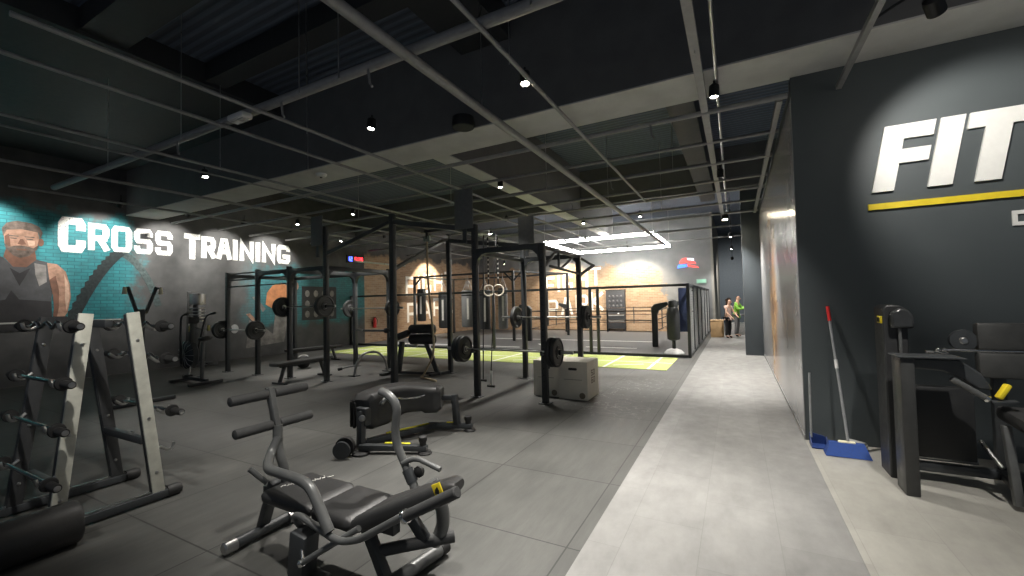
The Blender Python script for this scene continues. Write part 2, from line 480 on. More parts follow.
def glyph(mb, ch, u0, v0, w, h, st, to3, t):
    """letter in the box u0..u0+w, v0..v0+h; st = stroke width"""
    op, cl = GL[ch]
    def sc(p): return (u0+st/2+p[0]*(w-st), v0+st/2+p[1]*(h-st))
    si = 0
    for lst, closed in ((op, False), (cl, True)):
        for pl in lst:
            pp = [sc(p) for p in pl]
            if not closed:   # let free stroke ends reach the box
                pass
            L, Rr = ribbon(pp, st, closed)
            n = len(pp); ts = t*(1+.12*si); si += 1
            if not closed:
                d = (V(pp[0])-V(pp[1])).normalized()*st/2; L[0] = L[0]+d; Rr[0] = Rr[0]+d
                d = (V(pp[-1])-V(pp[-2])).normalized()*st/2; L[-1] = L[-1]+d; Rr[-1] = Rr[-1]+d
            for i in range(n if closed else n-1):
                j = (i+1) % n
                q = [L[i], L[j], Rr[j], Rr[i]]
                mb.prism([(a.x, a.y) for a in q], to3, ts)
    return mb

# ------------------------------------------------------------------ camera
cd = bpy.data.cameras.new('camera'); cam = bpy.data.objects.new('camera', cd); COL.objects.link(cam)
cd.sensor_width = 36; cd.sensor_fit = 'HORIZONTAL'; cd.lens = 36*424/1024; cd.clip_start = .05; cd.clip_end = 200
R_ = [[0.88395, 0.03518, -0.46625], [0.46704, -0.01876, 0.88404], [-0.02236, 0.9992, 0.03302]]
mw = Matrix(((R_[0][0], R_[0][1], -R_[0][2], 0), (R_[1][0], R_[1][1], -R_[1][2], 0), (R_[2][0], R_[2][1], -R_[2][2], 1.6), (0, 0, 0, 1)))
cam.matrix_world = mw
scene.camera = cam
scene.view_settings.view_transform = 'Standard'; scene.view_settings.look = 'None'
scene.view_settings.gamma = 1; scene.view_settings.use_curve_mapping = False
scene.view_settings.exposure = 0.42
w_ = bpy.data.worlds.new('ambient_fill'); scene.world = w_; w_.use_nodes = True
w_.node_tree.nodes['Background'].inputs[0].default_value = (.75, .85, 1, 1)
w_.node_tree.nodes['Background'].inputs[1].default_value = .09  # ambient fill added to lift the dark parts of the room
scene.cycles.max_bounces = 6; scene.cycles.diffuse_bounces = 3; scene.cycles.glossy_bounces = 3
scene.cycles.sample_clamp_indirect = 4
scene.cycles.use_denoising = True

# ------------------------------------------------------------------ the setting
WX = -14.0; FY = 5.7; BY = 21.8; RX = .63
struct(MB().bx(WX-.2, -.935, -3, BY, -.1, 0), 'floor', rubber_floor, 'dark rubber mats of the training floor')
struct(MB().bx(-.935, .62, -3, 30, -.1, .002), 'floor', tile_corridor, 'grey stone tile walkway')
struct(MB().bx(.62, 7, -3, FY, -.1, .004), 'floor', tile_bay, 'pale stone tiles of the machine bay')
struct(MB().bx(WX-.2, WX, -3, BY+.2, -.1, 5.8), 'wall_left', wall_left_m)
struct(MB().bx(WX-.2, -.98, BY, BY+.2, -.1, 5.8), 'wall_back', wall_back_m)
struct(MB().bx(-1.0, -.88, BY+.001, 29.5, 0, 5.8), 'wall_passage', wall_pale_m)
struct(MB().bx(-1.2, 4, 29.5, 29.7, 0, 5.8), 'wall_end', M('blue_grey_end_wall', (.12, .15, .18), .6))
struct(MB().bx(WX, WX+.012, -2, 4.95, 1.365, 1.4), 'trim_14', M('pale_rail', (.4, .4, .38), .5), 'thin pale rail on the left wall under the printed athlete')
struct(MB().bx(RX, 7, FY, FY+.18, 0, 4.079), 'wall_right', wall_fit_m)
struct(MB().bx(RX, RX+.16, FY+.181, 13.6, 0, 4.0), 'wall_corridor', wall_dark_m)
struct(MB().bx(RX-.008, RX, FY+.004, 13.25, .06, 3.85), 'trim_1', panel_m, 'satin grey wall graphic lining the walkway')
struct(MB().bx(RX-.014, RX, FY, 13.25, 0, .055), 'baseboard_right', M('grey_baseboard', (.25, .25, .25), .4))
struct(MB().bx(.19, RX+.3, 13.3, 13.9, 0, 5.6), 'wall_pier', wall_dark_m, 'dark square pier at the end of the walkway graphic')
struct(MB().bx(1.6, 1.8, 13.9, 29.5, 0, 5.6), 'wall_far_right', wall_dark_m)
# ceiling: deck, beams, bulkheads
struct(MB().bx(WX-.2, 7, -3, 30, 5.6, 5.75), 'ceiling', deck_m)
struct(MB().bx(WX, 7, 5.05, 5.74, 4.1, 5.6), 'trim_2', beam_m, 'broad concrete cross beam')
struct(MB().bx(-4.5, -4.17, 5.75, 16.5, 4.1, 5.6), 'trim_3', beam_m, 'long concrete beam running away from the cross beam')
struct(MB().bx(-.78, -.42, 5.75, 13, 4.3, 5.6), 'trim_4', duct_m, 'dark duct above the walkway')
struct(MB().bx(WX, -7.5, -3, 5.04, 5.25, 5.6), 'trim_5', duct_m, 'dark bulkhead under the ceiling deck')
struct(MB().bx(-3.4, -2.6, 1.5, 5.04, 5.2, 5.58), 'trim_6', duct_m, 'dark duct running toward the cross beam')
struct(MB().bx(WX, 7, 12.6, 13.1, 4.5, 5.6), 'trim_7', beam_m, 'far cross beam')
struct(MB().bx(-12, 2, 2.2, 2.7, 5.3, 5.6), 'trim_8', duct_m, 'dark joist near the front')
struct(MB().bx(-12, 2, 3.7, 4.0, 5.3, 5.6), 'trim_9', duct_m, 'dark joist before the cross beam')

struct(MB().bx(WX, 7, 5.045, 5.745, 4.08, 4.099), 'trim_15', lit_underside_m, 'added pale plate that brightens the underside of the cross beam')  # thin plate added so the beam underside looks lit
struct(MB().bx(-4.505, -4.165, 5.75, 16.5, 4.08, 4.099), 'trim_16', lit_underside_m, 'added pale plate that brightens the underside of the long beam')
# hung pipe grid
GZ = 3.85
grid = thing('pipe_grid', 'grey metal pipe grid hung on thin rods below the dark ceiling', 'pipe grid', (-5, 6, GZ))
for y, x0, x1, r in ((2.87, -11.0, 1.3, .05), (5.62, -13.2, .6, .032), (6.75, -13.2, .6, .026), (7.85, -13.6, .6, .034), (9.05, -13.6, .6, .03), (10.0, -13.6, .6, .028), (11.3, -13.6, .6, .028), (12.7, -13.6, .6, .03), (15.0, -13.6, .6, .03), (17.6, -13.6, .6, .03)):
    MB().cyl((x0, y*1.018, GZ+.04), (x1, y*1.018, GZ+.04), r, n=12).build('cross_pipe', pipe_m, grid)
for x, y0, y1, r in ((-2.62, 1.6, 19, .05), (-1.82, 2.2, 10.0, .022), (-4.87, 1.0, 19, .022), (-5.66, 1.0, 17, .022), (-7.45, 1.2, 17, .022), (-7.9, 1.2, 17, .016), (-9.72, 1.8, 17, .026), (-11.6, 2.4, 18, .022)):
    MB().cyl((x*.961, y0, GZ-.03), (x*.961, y1, GZ-.03), r, n=12).build('long_pipe', pipe_m, grid)
MB().bx(-.3, -.22, .8, 14.2, GZ+.03, GZ+.1).build('long_rail', pipe_m, grid)
MB().bx(.5, .56, 5.8, 13.2, GZ+.02, GZ+.1).build('long_rail', pipe_m, grid)
for x, y in ((-1.3, 2.87), (-4.0, 2.87), (-6.4, 2.87), (-8.6, 2.87), (-2.62, 4.3), (-4.87, 3.6), (-7.45, 3.9), (-.26, 4.2), (-3.3, 7.85), (-5.66, 7.85), (-.9, 7.85), (-2.62, 10.0), (-8.6, 7.85), (-1.6, 11.3), (-1.82, 3.5), (-6.2, 4.6), (-3.4, 2.87)):
    MB().cyl((x, y, GZ), (x, y, 5.59), .006, n=6).build('hanger_rod', steel, grid)
for x, y in ((-3.0, 2.87), (-4.3, 2.87), (-6.5, 2.87), (-2.0, 7.85), (-5.2, 7.85), (-.9, 5.62), (-3.2, 9.05)):
    MB().tube([(x, y, GZ-.02), (x+.02, y, GZ-.16), (x+.05, y, GZ-.2)], .012, 8).build('pipe_hook', pipe_m, grid)
# lighting track rail above the machine bay
tr = thing('lighting_track', 'slim grey lighting track over the machine bay running to the dark wall', 'lighting track', (1.1, 4.5, 3.86))
MB().bx(1.04, 1.09, 1.5, 5.69, 3.83, 3.88).build('track_rail', pipe_m, tr)
MB().tube([(1.06, 4.55, 3.89), (1.4, 4.5, 4.05), (1.9, 4.55, 4.0), (2.6, 4.6, 4.25)], .012, 8, .2).build('cable', dark_fit, tr)
# lamp track over the walkway
tr = thing('lighting_track', 'thin light rod of lamps running above the walkway', 'lighting track', (-.14, 5, 3.95))
MB().cyl((-.1, 3.2, 4.02), (-.14, 14, 4.02), .018, n=10).build('track_rail', steel, tr)

def spot(loc, target, energy, label, size=66, blend=.8, mat=None, r=.055, top=None, col=(1, .955, .89), group=None, rad=.05):
    p = V(loc); d = (V(target)-p).normalized()
    t = thing('spot_lamp', label, 'lamp', loc, group)
    a = p-d*.15
    MB().lathe(a, d, [(r*.55, 0), (r*.95, .02), (r, .05), (r, .15), (r*.8, .15), (r*.72, .135)], 20).build('lamp_body', dark_fit, t)
    MB().lathe(p-d*.012, d, [(r*.72, 0), (r*.72, .004), (r*.5, .009)], 16).build('bulb', mat or lamp_on, t)
    zt = top if top is not None else GZ+.06
    MB().cyl(a+d*.03, (a.x, a.y, max(zt, a.z+.04)), .012, n=8).build('stem', dark_fit, t)
    ld = bpy.data.lights.new('spot_light', 'SPOT'); ld.energy = energy; ld.spot_size = math.radians(size); ld.spot_blend = blend
    ld.color = col; ld.shadow_soft_size = rad
    lo = bpy.data.objects.new('spot_light', ld); COL.objects.link(lo); lo.parent = t
    lo.location = d*.03; lo.rotation_euler = d.to_track_quat('-Z', 'Y').to_euler()
    return t
E_ = 1.0
dn = lambda x, y: (x, y, 0)
spot((-1.86, 3.92, 3.86), (-1.6, 3.4, 0), 820*E_, 'bright spot lamp on the thin pipe above the rubber mats, nearest the walkway', mat=lamp_on_big)
spot((-4.07, 3.93, 3.86), (-4.1, 3.4, 0), 420*E_, 'lit spot lamp hanging above the curved black pad machine', mat=lamp_on)
spot((-.14, 5.26, 3.86), (-.3, 5.2, 0), 480*E_, 'lit spot lamp on the light rod above the near walkway', mat=lamp_on, top=4.02)
spot((-.19, 12.95, 3.72), (-.15, 12.0, 0), 900*E_, 'glaring warm spot lamp at the far end of the walkway rod', size=100, mat=lamp_on_big, r=.085, top=4.02)
spot((-8.3, 4.1, 3.95), (-7.4, 4.1, 0), 360*E_, 'lit spot lamp in front of the worn white title on the left wall', mat=lamp_on)
spot((-4.1, 7.37, 3.9), (-4.0, 7.2, 0), 420*E_, 'lit spot lamp beside the long concrete beam above the right power rack', mat=lamp_on)
spot((-8.35, 7.44, 3.86), (-8.3, 7.3, 0), 380*E_, 'lit spot lamp above the middle of the left power rack', mat=lamp_on)
spot((-10.6, 7.53, 3.86), (-10.4, 7.0, 0), 300*E_, 'lit spot lamp above the far left posts of the power rack', mat=lamp_on)
spot((-12.2, 10.34, 3.86), (-12.0, 10.4, 0), 200*E_, 'small lit lamp near the red and blue clock', mat=lamp_on)
spot((-2.25, 11.9, 3.86), (-2.2, 11.5, 0), 250*E_, 'small lit lamp near the right front corner of the hanging light frame', mat=lamp_on)
spot((-3.9, 12.0, 3.86), (-3.9, 11.4, 0), 220*E_, 'small lit lamp on the long concrete beam above the plyo boxes', mat=lamp_on)
spot((-7.1, 12.0, 3.86), (-7.1, 11.4, 0), 300*E_, 'small lit lamp behind the left wall ball target', mat=lamp_on)
spot((-9.6, 17.5, 3.4), (-9.8, 17.3, 0), 160*E_, 'small lit lamp above the heavy bags', mat=lamp_on, top=GZ)
# wall washers
wash = dict(size=62, blend=.25)
G_ = 'wall washers lighting the left wall'
for y, e in ((2.5, 200), (4.45, 190), (5.85, 190), (7.25, 165), (8.75, 200)):
    spot((-12.7, y, 4.05), (-14, y+.1, 3.05), e, 'small dark spot lamp aimed at the left wall mural', size=80, blend=.5, group=G_, mat=lamp_on, top=4.3)
G_ = 'wall washers lighting the brick lettering'
for y, e in ((17.2, 420),):
    spot((-12.6, y, 4.0), (-14, y, 2.4), e*1.15, 'dark spot lamp aimed at the brick lettering behind the bags on the left', size=80, blend=.4, group=None, mat=lamp_on, top=4.3, col=(1, .86, .66))
for x, l in ((-8.0, 'dark spot lamp aimed at the brick lettering on the back wall'), (-4.4, 'dark spot lamp aimed at the plain brick right of the notice board')):
    spot((x, 20.0, 4.0), (x, 21.8, 1.6), 600, l, size=92, blend=.4, mat=lamp_on, top=4.3, col=(1, .86, .66))
# washers over the dark FIT wall (the near one is in the picture)
spot((1.42, 4.3, 3.72), (2.2, 5.7, 2.85), 105, 'black adjustable spot lamp on the track above the machine bay', size=76, blend=.6, r=.06, top=3.86, mat=lamp_on)
spot((2.7, 4.35, 3.75), (3.2, 5.7, 3.0), 100, 'black spot lamp aimed at the dark wall sign beyond the picture edge', size=54, blend=.25, r=.06, top=3.86, mat=lamp_on)
spot((1.3, 3.2, 3.8), (1.2, 3.9, 0), 300, 'spot lamp lighting the pale floor of the machine bay', mat=lamp_on, top=3.86)
spot((-.14, 2.2, 3.86), (-.2, 2.2, 0), 220, 'extra unseen lamp added to light the near end of the walkway', mat=lamp_on, top=4.02)  # extra lamp outside the view, put in for the walkway
spot((-1.75, 1.2, 3.8), (-1.9, 2.1, 0), 330, 'unseen lamp added to brighten the low bench machine', mat=lamp_on, size=58)  # added outside the view to brighten the bench machine
for y, l, z in ((17.5, 'second added lamp brightening the far passage', 3.8), (21.0, 'third added lamp brightening the far passage', 3.7), (25.0, 'last added lamp brightening the end of the far passage', 3.6)):  # added lamps without known fixtures, brightening the far passage
    spot((-.1, y, z), (-.1, y, 0) if y < 24 else (.1, y+3.5, 1.0), 380, l, size=120, mat=lamp_on, top=5.6, r=.07)

spot((-.17, 8.3, 3.72), (-.25, 9.2, 0), 700, 'dark spot lamp halfway along the walkway rod, turned away', size=80, mat=lamp_on, top=4.02)
spot((-2.7, .7, 3.8), (-4.4, 1.75, 1.1), 230, 'unseen lamp added to brighten the barbell rack', size=42, blend=.8, mat=lamp_on)  # helper lamp out of view, added to lift the rack uprights
spot((-10.4, 10.6, 3.86), (-10.2, 11.4, 0), 260, 'small lamp added to brighten the left end of the turf strip', size=80, mat=lamp_on)  # lamp added for more light on the turf
spot((-5.6, 10.4, 3.86), (-5.6, 11.2, 0), 260, 'small lamp added to brighten the middle of the turf strip', size=90, mat=lamp_on)  # another lamp added to brighten the turf
spot((-11.0, 13.6, 3.86), (-11.0, 14.2, 0), 420, 'small lit lamp above the mats before the heavy bags', size=100, mat=lamp_on)
# LED frame
led = thing('light_frame', 'glowing white rectangular light frame hanging over the boxing ring', 'ceiling light', (-4.7, 18, 3.98))
x0, x1, y0, y1 = -6.85, -2.6, 15.95, 20.25
for a, b in (((x0, y0), (x1, y0)), ((x1, y0), (x1, y1)), ((x1, y1), (x0, y1)), ((x0, y1), (x0, y0))):
    MB().bar((a[0], a[1], 3.98), (b[0], b[1], 3.98), .1, .1).build('light_bar', led_on, led)
    MB().bar((a[0], a[1], 4.05), (b[0], b[1], 4.05), .15, .04).build('housing', dark_fit, led)
for x in (x0, x1):
    for y in (y0, y1): MB().cyl((x, y, 4.05), (x, y, 5.59), .008, n=6).build('hanger_wire', steel, led)

# small ceiling fittings
e = thing('emergency_light', 'white plastic emergency light box fixed under the near cross pipe', 'emergency light', (-4.95, 2.85, 3.9))
MB().box((-4.95, 2.8, 3.78), (.3, .13, .07), None, .02).build('housing', white_pl, e)
MB().box((-4.95, 2.8, 3.74), (.22, .08, .014), None, .005).build('diffuser', M('frosted_diffuser', (.5, .5, .48), .3), e)
MB().cyl((-4.95, 2.86, 3.78), (-4.95, 2.87, 3.86), .02, n=8).build('bracket', dark_fit, e)
def disc(loc, r, label, mat):
    t = thing('smoke_detector', label, 'smoke detector', loc)
    MB().lathe(loc, (0, 0, -1), [(r, 0), (r, .02), (r*.8, .05), (r*.3, .06)]).build('housing', mat, t)
    MB().lathe(V(loc)+V((0, 0, -.06)), (0, 0, -1), [(r*.25, 0), (r*.2, .015)]).build('sensor', dark_fit, t)
disc((-6.8, 5.32, 4.08), .1, 'pale round smoke detector under the left part of the cross beam', white_pl)
d_ = thing('speaker', 'round dark ceiling speaker under the cross beam near the big pipe', 'ceiling speaker', (-3.3, 4.98, 4.1))
MB().lathe((-3.3, 4.9, 4.2), (0, 0, -1), [(.15, 0), (.16, .1), (.15, .14)]).build('speaker_body', dark_fit, d_)
MB().lathe((-3.3, 4.9, 4.06), (0, 0, -1), [(.14, 0), (.14, .006)]).build('grille', duct_m, d_)

# ------------------------------------------------------------------ signs on walls
L3 = lambda u, v, d: (WX+d, u, v)            # left wall: reads along +Y
t = thing('wall_title', 'worn white CROSS TRAINING lettering high on the left wall', 'sign', (WX, 6.7, 3.1))
def put(word, spec, st, to3, th, mat, par, z0, z1):
    for ch, (a, b) in zip(word, spec):
        glyph(MB(), ch, a, z0, b-a, z1-z0, st, to3, th).build('letter', mat, par)
put('C', [(3.79, 4.27)], .17, L3, .012, letter_worn, t, 3.02, 3.86)
put('ROSS', [(4.31, 4.71), (4.75, 5.17), (5.21, 5.62), (5.67, 6.08)], .128, L3, .012, letter_worn, t, 3.11, 3.78)
put('T', [(6.36, 6.77)], .15, L3, .012, letter_worn, t, 3.06, 3.8)
put('RAINING', [(6.8, 7.2), (7.22, 7.66), (7.69, 7.85), (7.9, 8.36), (8.41, 8.57), (8.62, 9.1), (9.15, 9.64)], .145, L3, .012, letter_worn, t, 3.12, 3.77)

F3 = lambda u, v, d: (u+.0, FY-d, v)
t = thing('wall_sign', 'big slanted white FIT lettering over a yellow bar on the dark wall', 'sign', (2.1, FY, 2.5))
def sl(u, v, d): return (u+(v-2.66)*.19, FY-d, v)
MB().prism([(1.30, 2.66), (1.475, 2.66), (1.475, 2.935), (1.70, 2.935), (1.70, 3.075), (1.475, 3.075), (1.475, 3.18), (1.70, 3.18), (1.70, 3.33), (1.30, 3.33)], sl, .03).build('letter', letter_clean, t)
MB().prism([(1.735, 2.66), (1.915, 2.66), (1.915, 3.33), (1.735, 3.33)], sl, .03).build('letter', letter_clean, t)
MB().prism([(2.075, 2.66), (2.255, 2.66), (2.255, 3.18), (2.40, 3.18), (2.40, 3.33), (1.945, 3.33), (1.945, 3.18), (2.075, 3.18)], sl, .03).build('letter', letter_clean, t)
MB().bx(1.265, 4.6, FY-.025, FY, 2.478, 2.54).build('underline', yellow, t, label='yellow bar')
glyph(MB(), 'D', 2.315, 2.21, .13, .14, .034, F3, .015).build('letter', letter_clean, t)

B3 = lambda u, v, d: (u, BY-d, v)
def fp(a, b, to3, label, loc, mirror=1):
    t = thing('wall_lettering', label, 'sign', loc)
    L_ = b-a
    # FIGHT rises toward the right, PARK sits below it
    for i, ch in enumerate('FIGHT'):
        w = L_*.17 if ch != 'I' else L_*.08
        u = a+L_*(0, .2, .31, .54, .77)[i]; zz = 2.0+.5*(u-a)/L_
        glyph(MB(), ch, u, zz, w if ch != 'H' else L_*.19, .95, .14, to3, .01).build('letter', letter_faded, t)
    for i, ch in enumerate('PARK'):
        u = a+L_*(.02, .27, .52, .76)[i]; zz = .72+.35*i/3
        glyph(MB(), ch, u, zz, L_*.2, .95, .14, to3, .01).build('letter', letter_faded, t)
    return t
fp(15.6, 19.6, L3, 'faded white FIGHT PARK lettering on the brick part of the left wall behind the bags', (WX, 17.5, 1))
fp(-9.4, -6.0, B3, 'faded white FIGHT PARK lettering on the brick of the back wall', (-7.7, BY, 1))

# ---- printed murals on the left wall (flat prints, a few millimetres proud)
def P(par, name, mat, pts, d): return MB().prism(pts, lambda u, v, k: (WX+d+k, u, v), .003).build(name, mat, par)
def ell(cy, cz, ry, rz, n=24, a0=0, a1=2*PI): return [(cy+ry*math.cos(a0+(a1-a0)*k/(n if a1-a0 >= 6.28 else n-1)), cz+rz*math.sin(a0+(a1-a0)*k/(n if a1-a0 >= 6.28 else n-1))) for k in range(n)]
t = thing('wall_print', 'printed bearded athlete in grey vest on teal brick beside the title', 'mural', (WX, 3.1, 1.2))
P(t, 'printed_vest', print_vest, [(2.3, 1.2), (2.35, 2.3), (2.45, 2.68), (2.72, 2.9), (2.95, 2.82), (3.1, 2.62), (3.28, 2.62), (3.45, 2.8), (3.62, 2.76), (3.72, 2.6), (3.76, 2.3), (3.7, 1.95), (3.72, 1.2)], .002)
P(t, 'vest_shadow', print_vest_d, [(2.4, 1.2), (2.45, 1.75), (3.0, 1.9), (3.08, 2.1), (3.2, 1.9), (3.7, 1.85), (3.72, 1.2)], .006)
P(t, 'printed_neck', print_skin_d, [(2.96, 2.83), (3.0, 3.05), (3.42, 3.05), (3.45, 2.8), (3.3, 2.62), (3.1, 2.62)], .005)
P(t, 'printed_arm', print_skin, [(3.62, 2.74), (3.78, 2.72), (3.93, 2.55), (4.0, 2.25), (4.02, 1.95), (3.97, 1.6), (3.88, 1.42), (3.72, 1.42), (3.74, 1.7), (3.72, 2.0), (3.66, 2.35)], .007)
P(t, 'arm_shadow', print_skin_d, [(3.66, 2.35), (3.76, 2.45), (3.82, 2.1), (3.82, 1.7), (3.78, 1.42), (3.72, 1.42), (3.74, 1.7), (3.72, 2.0)], .010)
P(t, 'printed_glove', print_vest_d, [(3.68, 1.5), (3.96, 1.5), (3.97, 1.25), (3.66, 1.25)], .012)
P(t, 'printed_ear', print_skin_d, ell(3.515, 3.2, .05, .09, 12), .006)
P(t, 'printed_face', print_skin, [(2.96, 3.3), (2.98, 3.05), (3.08, 2.9), (3.2, 2.84), (3.33, 2.9), (3.45, 3.05), (3.49, 3.3), (3.46, 3.45), (3.22, 3.52), (3.0, 3.45)], .008)
P(t, 'printed_beard', print_hair, [(2.97, 3.12), (2.99, 3.02), (3.1, 2.87), (3.2, 2.82), (3.33, 2.87), (3.45, 3.02), (3.48, 3.14), (3.4, 3.05), (3.33, 3.08), (3.22, 3.1), (3.11, 3.08), (3.04, 3.05)], .012)
P(t, 'printed_mouth', print_skin_d, [(3.13, 3.02), (3.31, 3.02), (3.28, 2.99), (3.16, 2.99)], .016)
P(t, 'printed_nose', print_skin_d, [(3.2, 3.24), (3.24, 3.24), (3.29, 3.13), (3.22, 3.11), (3.16, 3.13)], .013)
for u in (3.1, 3.34):
    P(t, 'printed_eye', print_hair, [(u-.06, 3.26), (u+.06, 3.26), (u+.04, 3.235), (u-.04, 3.235)], .013)
    P(t, 'printed_brow', print_hair, [(u-.08, 3.31), (u+.08, 3.31), (u+.07, 3.285), (u-.07, 3.285)], .013)
P(t, 'printed_hair', print_hair, [(2.95, 3.28), (2.93, 3.45), (3.0, 3.58), (3.15, 3.64), (3.36, 3.62), (3.49, 3.55), (3.54, 3.42), (3.51, 3.28), (3.47, 3.42), (3.22, 3.46), (3.0, 3.42)], .012)
P(t, 'vest_fold', print_vest_d, [(3.05, 2.6), (3.2, 2.2), (3.36, 2.6), (3.3, 2.56), (3.2, 2.48), (3.1, 2.56)], .006)
P(t, 'vest_strap', print_vest_d, [(2.42, 2.62), (2.5, 2.74), (2.62, 2.2), (2.56, 1.75), (2.44, 1.75)], .006)
P(t, 'vest_light', print_grey, [(3.42, 2.72), (3.6, 2.68), (3.62, 2.3), (3.5, 2.2), (3.44, 2.45)], .005)
P(t, 'arm_light', M('print_skin_light', (.55, .38, .28), .7, var=.3, scale=7), [(3.9, 2.5), (3.98, 2.25), (4.0, 1.95), (3.95, 1.62), (3.92, 1.9), (3.92, 2.2)], .011)
P(t, 'cheek_shadow', print_skin_d, [(2.97, 3.28), (2.99, 3.05), (3.06, 3.06), (3.05, 3.2), (3.03, 3.34)], .010)
P(t, 'cheek_light', bpy.data.materials['print_skin_light'], [(3.3, 3.22), (3.42, 3.22), (3.42, 3.12), (3.33, 3.1)], .010)
t = thing('wall_print', 'printed dark battle rope hanging below the title on teal brick', 'mural', (WX, 4.6, 1.3))
def strip(pts, w, nb=0):
    L, Rr = ribbon(pts, w, False); return [tuple(a) for a in L]+[tuple(a) for a in reversed(Rr)]
def bez(a, b, c, n=12): return [((1-s)**2*a[0]+2*s*(1-s)*b[0]+s*s*c[0], (1-s)**2*a[1]+2*s*(1-s)*b[1]+s*s*c[1]) for s in [k/n for k in range(n+1)]]
pts = bez((4.0, 1.25), (4.45, 2.6), (4.95, 3.12), 26)
Lp, Rp = ribbon(pts, .2, False)
Lp = [(a.x-(.035 if k % 2 else 0), a.y+(.03 if k % 2 else 0)) for k, a in enumerate(Lp)]
P(t, 'printed_rope', print_rope, Lp+[tuple(a) for a in reversed(Rp)], .003)
P(t, 'printed_rope', M('print_rope_faint', (.06, .085, .085), .7, var=.5, scale=14), strip(bez((4.95, 3.1), (5.5, 2.8), (5.75, 1.7)), .16), .002)
t = thing('wall_print', 'printed lifter with bare orange lit shoulder on the left wall behind the rack', 'mural', (WX, 9, .6))
P(t, 'printed_back', print_orange, [(8.75, 1.7), (8.8, 2.1), (9.0, 2.35), (9.3, 2.45), (9.55, 2.35), (9.6, 1.95), (9.45, 1.6), (9.1, 1.5)], .003)
P(t, 'printed_head', print_skin, ell(9.85, 2.35, .12, .16), .005)
P(t, 'printed_arm', print_grey, [(8.3, 1.95), (8.42, 1.98), (8.75, 1.55), (8.65, 1.45)], .004)
P(t, 'printed_legs', print_grey, [(8.1, .3), (8.2, 1.2), (8.5, 1.1), (9.0, .7), (9.1, 1.5), (9.6, 1.5), (9.4, .4)], .002)
P(t, 'printed_shoe', M('print_pale', (.4, .4, .4), .7), ell(7.75, .95, .12, .14), .005)
P(t, 'printed_forearm', print_skin, [(8.1, 1.4), (8.22, 1.42), (8.7, .95), (8.62, .82)], .005)
t = thing('wall_print', 'printed rows of dark dumbbells on teal at the far end of the left wall', 'mural', (WX, 10.8, 1.2))
P(t, 'printed_board', print_vest_d, [(10.1, 1.1), (10.1, 2.35), (11.6, 2.35), (11.6, 1.1)], .002)
for r in range(3):
    for k in range(4):
        P(t, 'printed_dumbbell', print_grey, ell(10.32+.36*k, 1.32+.38*r, .1, .13, 8), .006)

ck = thing('wall_clock', 'black digital clock with blue and red digits on the left wall', 'clock', (WX, 12.6, 3.45))
MB().bx(WX, WX+.05, 12.1, 13.02, 3.36, 3.68).build('case', dark_fit, ck, .01)
def digits(txt, y0, mat, w=.1):
    y = y0
    for ch in txt:
        ww = w if ch not in '1:' else .04
        glyph(MB(), ch, y, 3.43, ww, .18, .026, lambda u, v, d: (WX+.052+d, u, v), .006).build('digit', mat, ck); y += ww+.03
digits('12', 12.2, led_blue); digits('5:26', 12.5, led_red)

lg = thing('wall_logo', 'small lit red white and blue logo on the grey back wall', 'sign', (-2.1, BY, 3.2))
lb = lambda u, v, d: (u, BY-.02-d, v)
MB().prism([(-2.35, 3.32), (-2.2, 3.5), (-2.02, 3.52), (-1.98, 3.3), (-2.3, 3.25)], lb, .04).build('emblem', sign_red, lg)
MB().prism([(-2.0, 3.5), (-1.72, 3.46), (-1.7, 3.38), (-1.98, 3.43)], lb, .04).build('emblem', sign_white, lg)
MB().prism([(-2.0, 3.36), (-1.66, 3.3), (-1.62, 3.22), (-1.98, 3.28)], lb, .04).build('emblem', sign_red, lg)
MB().prism([(-2.45, 3.05), (-2.4, 3.2), (-2.05, 3.22), (-2.0, 3.1)], lb, .04).build('emblem', sign_blue, lg)
MB().prism([(-2.0, 3.2), (-1.55, 3.08), (-1.5, 3.02), (-1.95, 3.1)], lb, .04).build('emblem', sign_red, lg)
ex = thing('exit_sign', 'small pale green lit exit plate at the end of the back wall', 'exit sign', (-1.2, BY-.06, 2.3))
MB().bx(-1.62, -1.2, BY-.06, BY, 2.28, 2.48).build('case', M('exit_case', (.35, .55, .45), .5), ex)
MB().bx(-1.58, -1.24, BY-.066, BY-.06, 2.31, 2.45).build('light_face', exit_green, ex)
# ------------------------------------------------------------------ near bench machine
def pad_block(mb, x0, x1, y0, y1, zf0, zf1, th, n=8, rad=.035, yend=None):
    """rounded upholstery running in x from height zf0 to zf1 (top), thickness th"""
    rings = []
    for i in range(n+1):
        t_ = i/n; x = x0+(x1-x0)*t_; e_ = min(t_, 1-t_)*abs(x1-x0)
        s = math.sqrt(max(0, 1-(1-min(1, e_/rad))**2)) if e_ < rad else 1
        s = .45+.55*s; zt = zf0+(zf1-zf0)*t_; ye = y1 if yend is None else y1+(yend-y1)*t_**1.5; yc = (y0+ye)/2; hw = (ye-y0)/2-(1-s)*.03; hh = th/2*s; zc = zt-th/2
        r = min(hw, hh, .035); ring = []
        for cy, cz, a0 in ((hw-r, hh-r, 0), (-hw+r, hh-r, PI/2), (-hw+r, -hh+r, PI), (hw-r, -hh+r, 1.5*PI)):
            for k in range(5):
                a = a0+PI/2*k/4; ring.append(V((x, yc+cy+r*math.cos(a), zc+cz+r*math.sin(a))))
        rings.append(ring)
    return mb.loft(rings)
mc = thing('bench_machine', 'low dark grey bench machine in front with foam rollers and a yellow tag', 'exercise machine', (-2.3, 1.85, 0))
CY = 1.85
xs = lambda lst: lst
m = MB()
rings = []
for i, (x, z) in enumerate(((-2.735, .41), (-2.73, .425), (-2.70, .43), (-2.3, .425), (-2.26, .424))): pass
pad_block(MB(), -2.745, -2.27, 1.665, 2.035, .43, .425, .085, 14).build('seat', vinyl, mc)
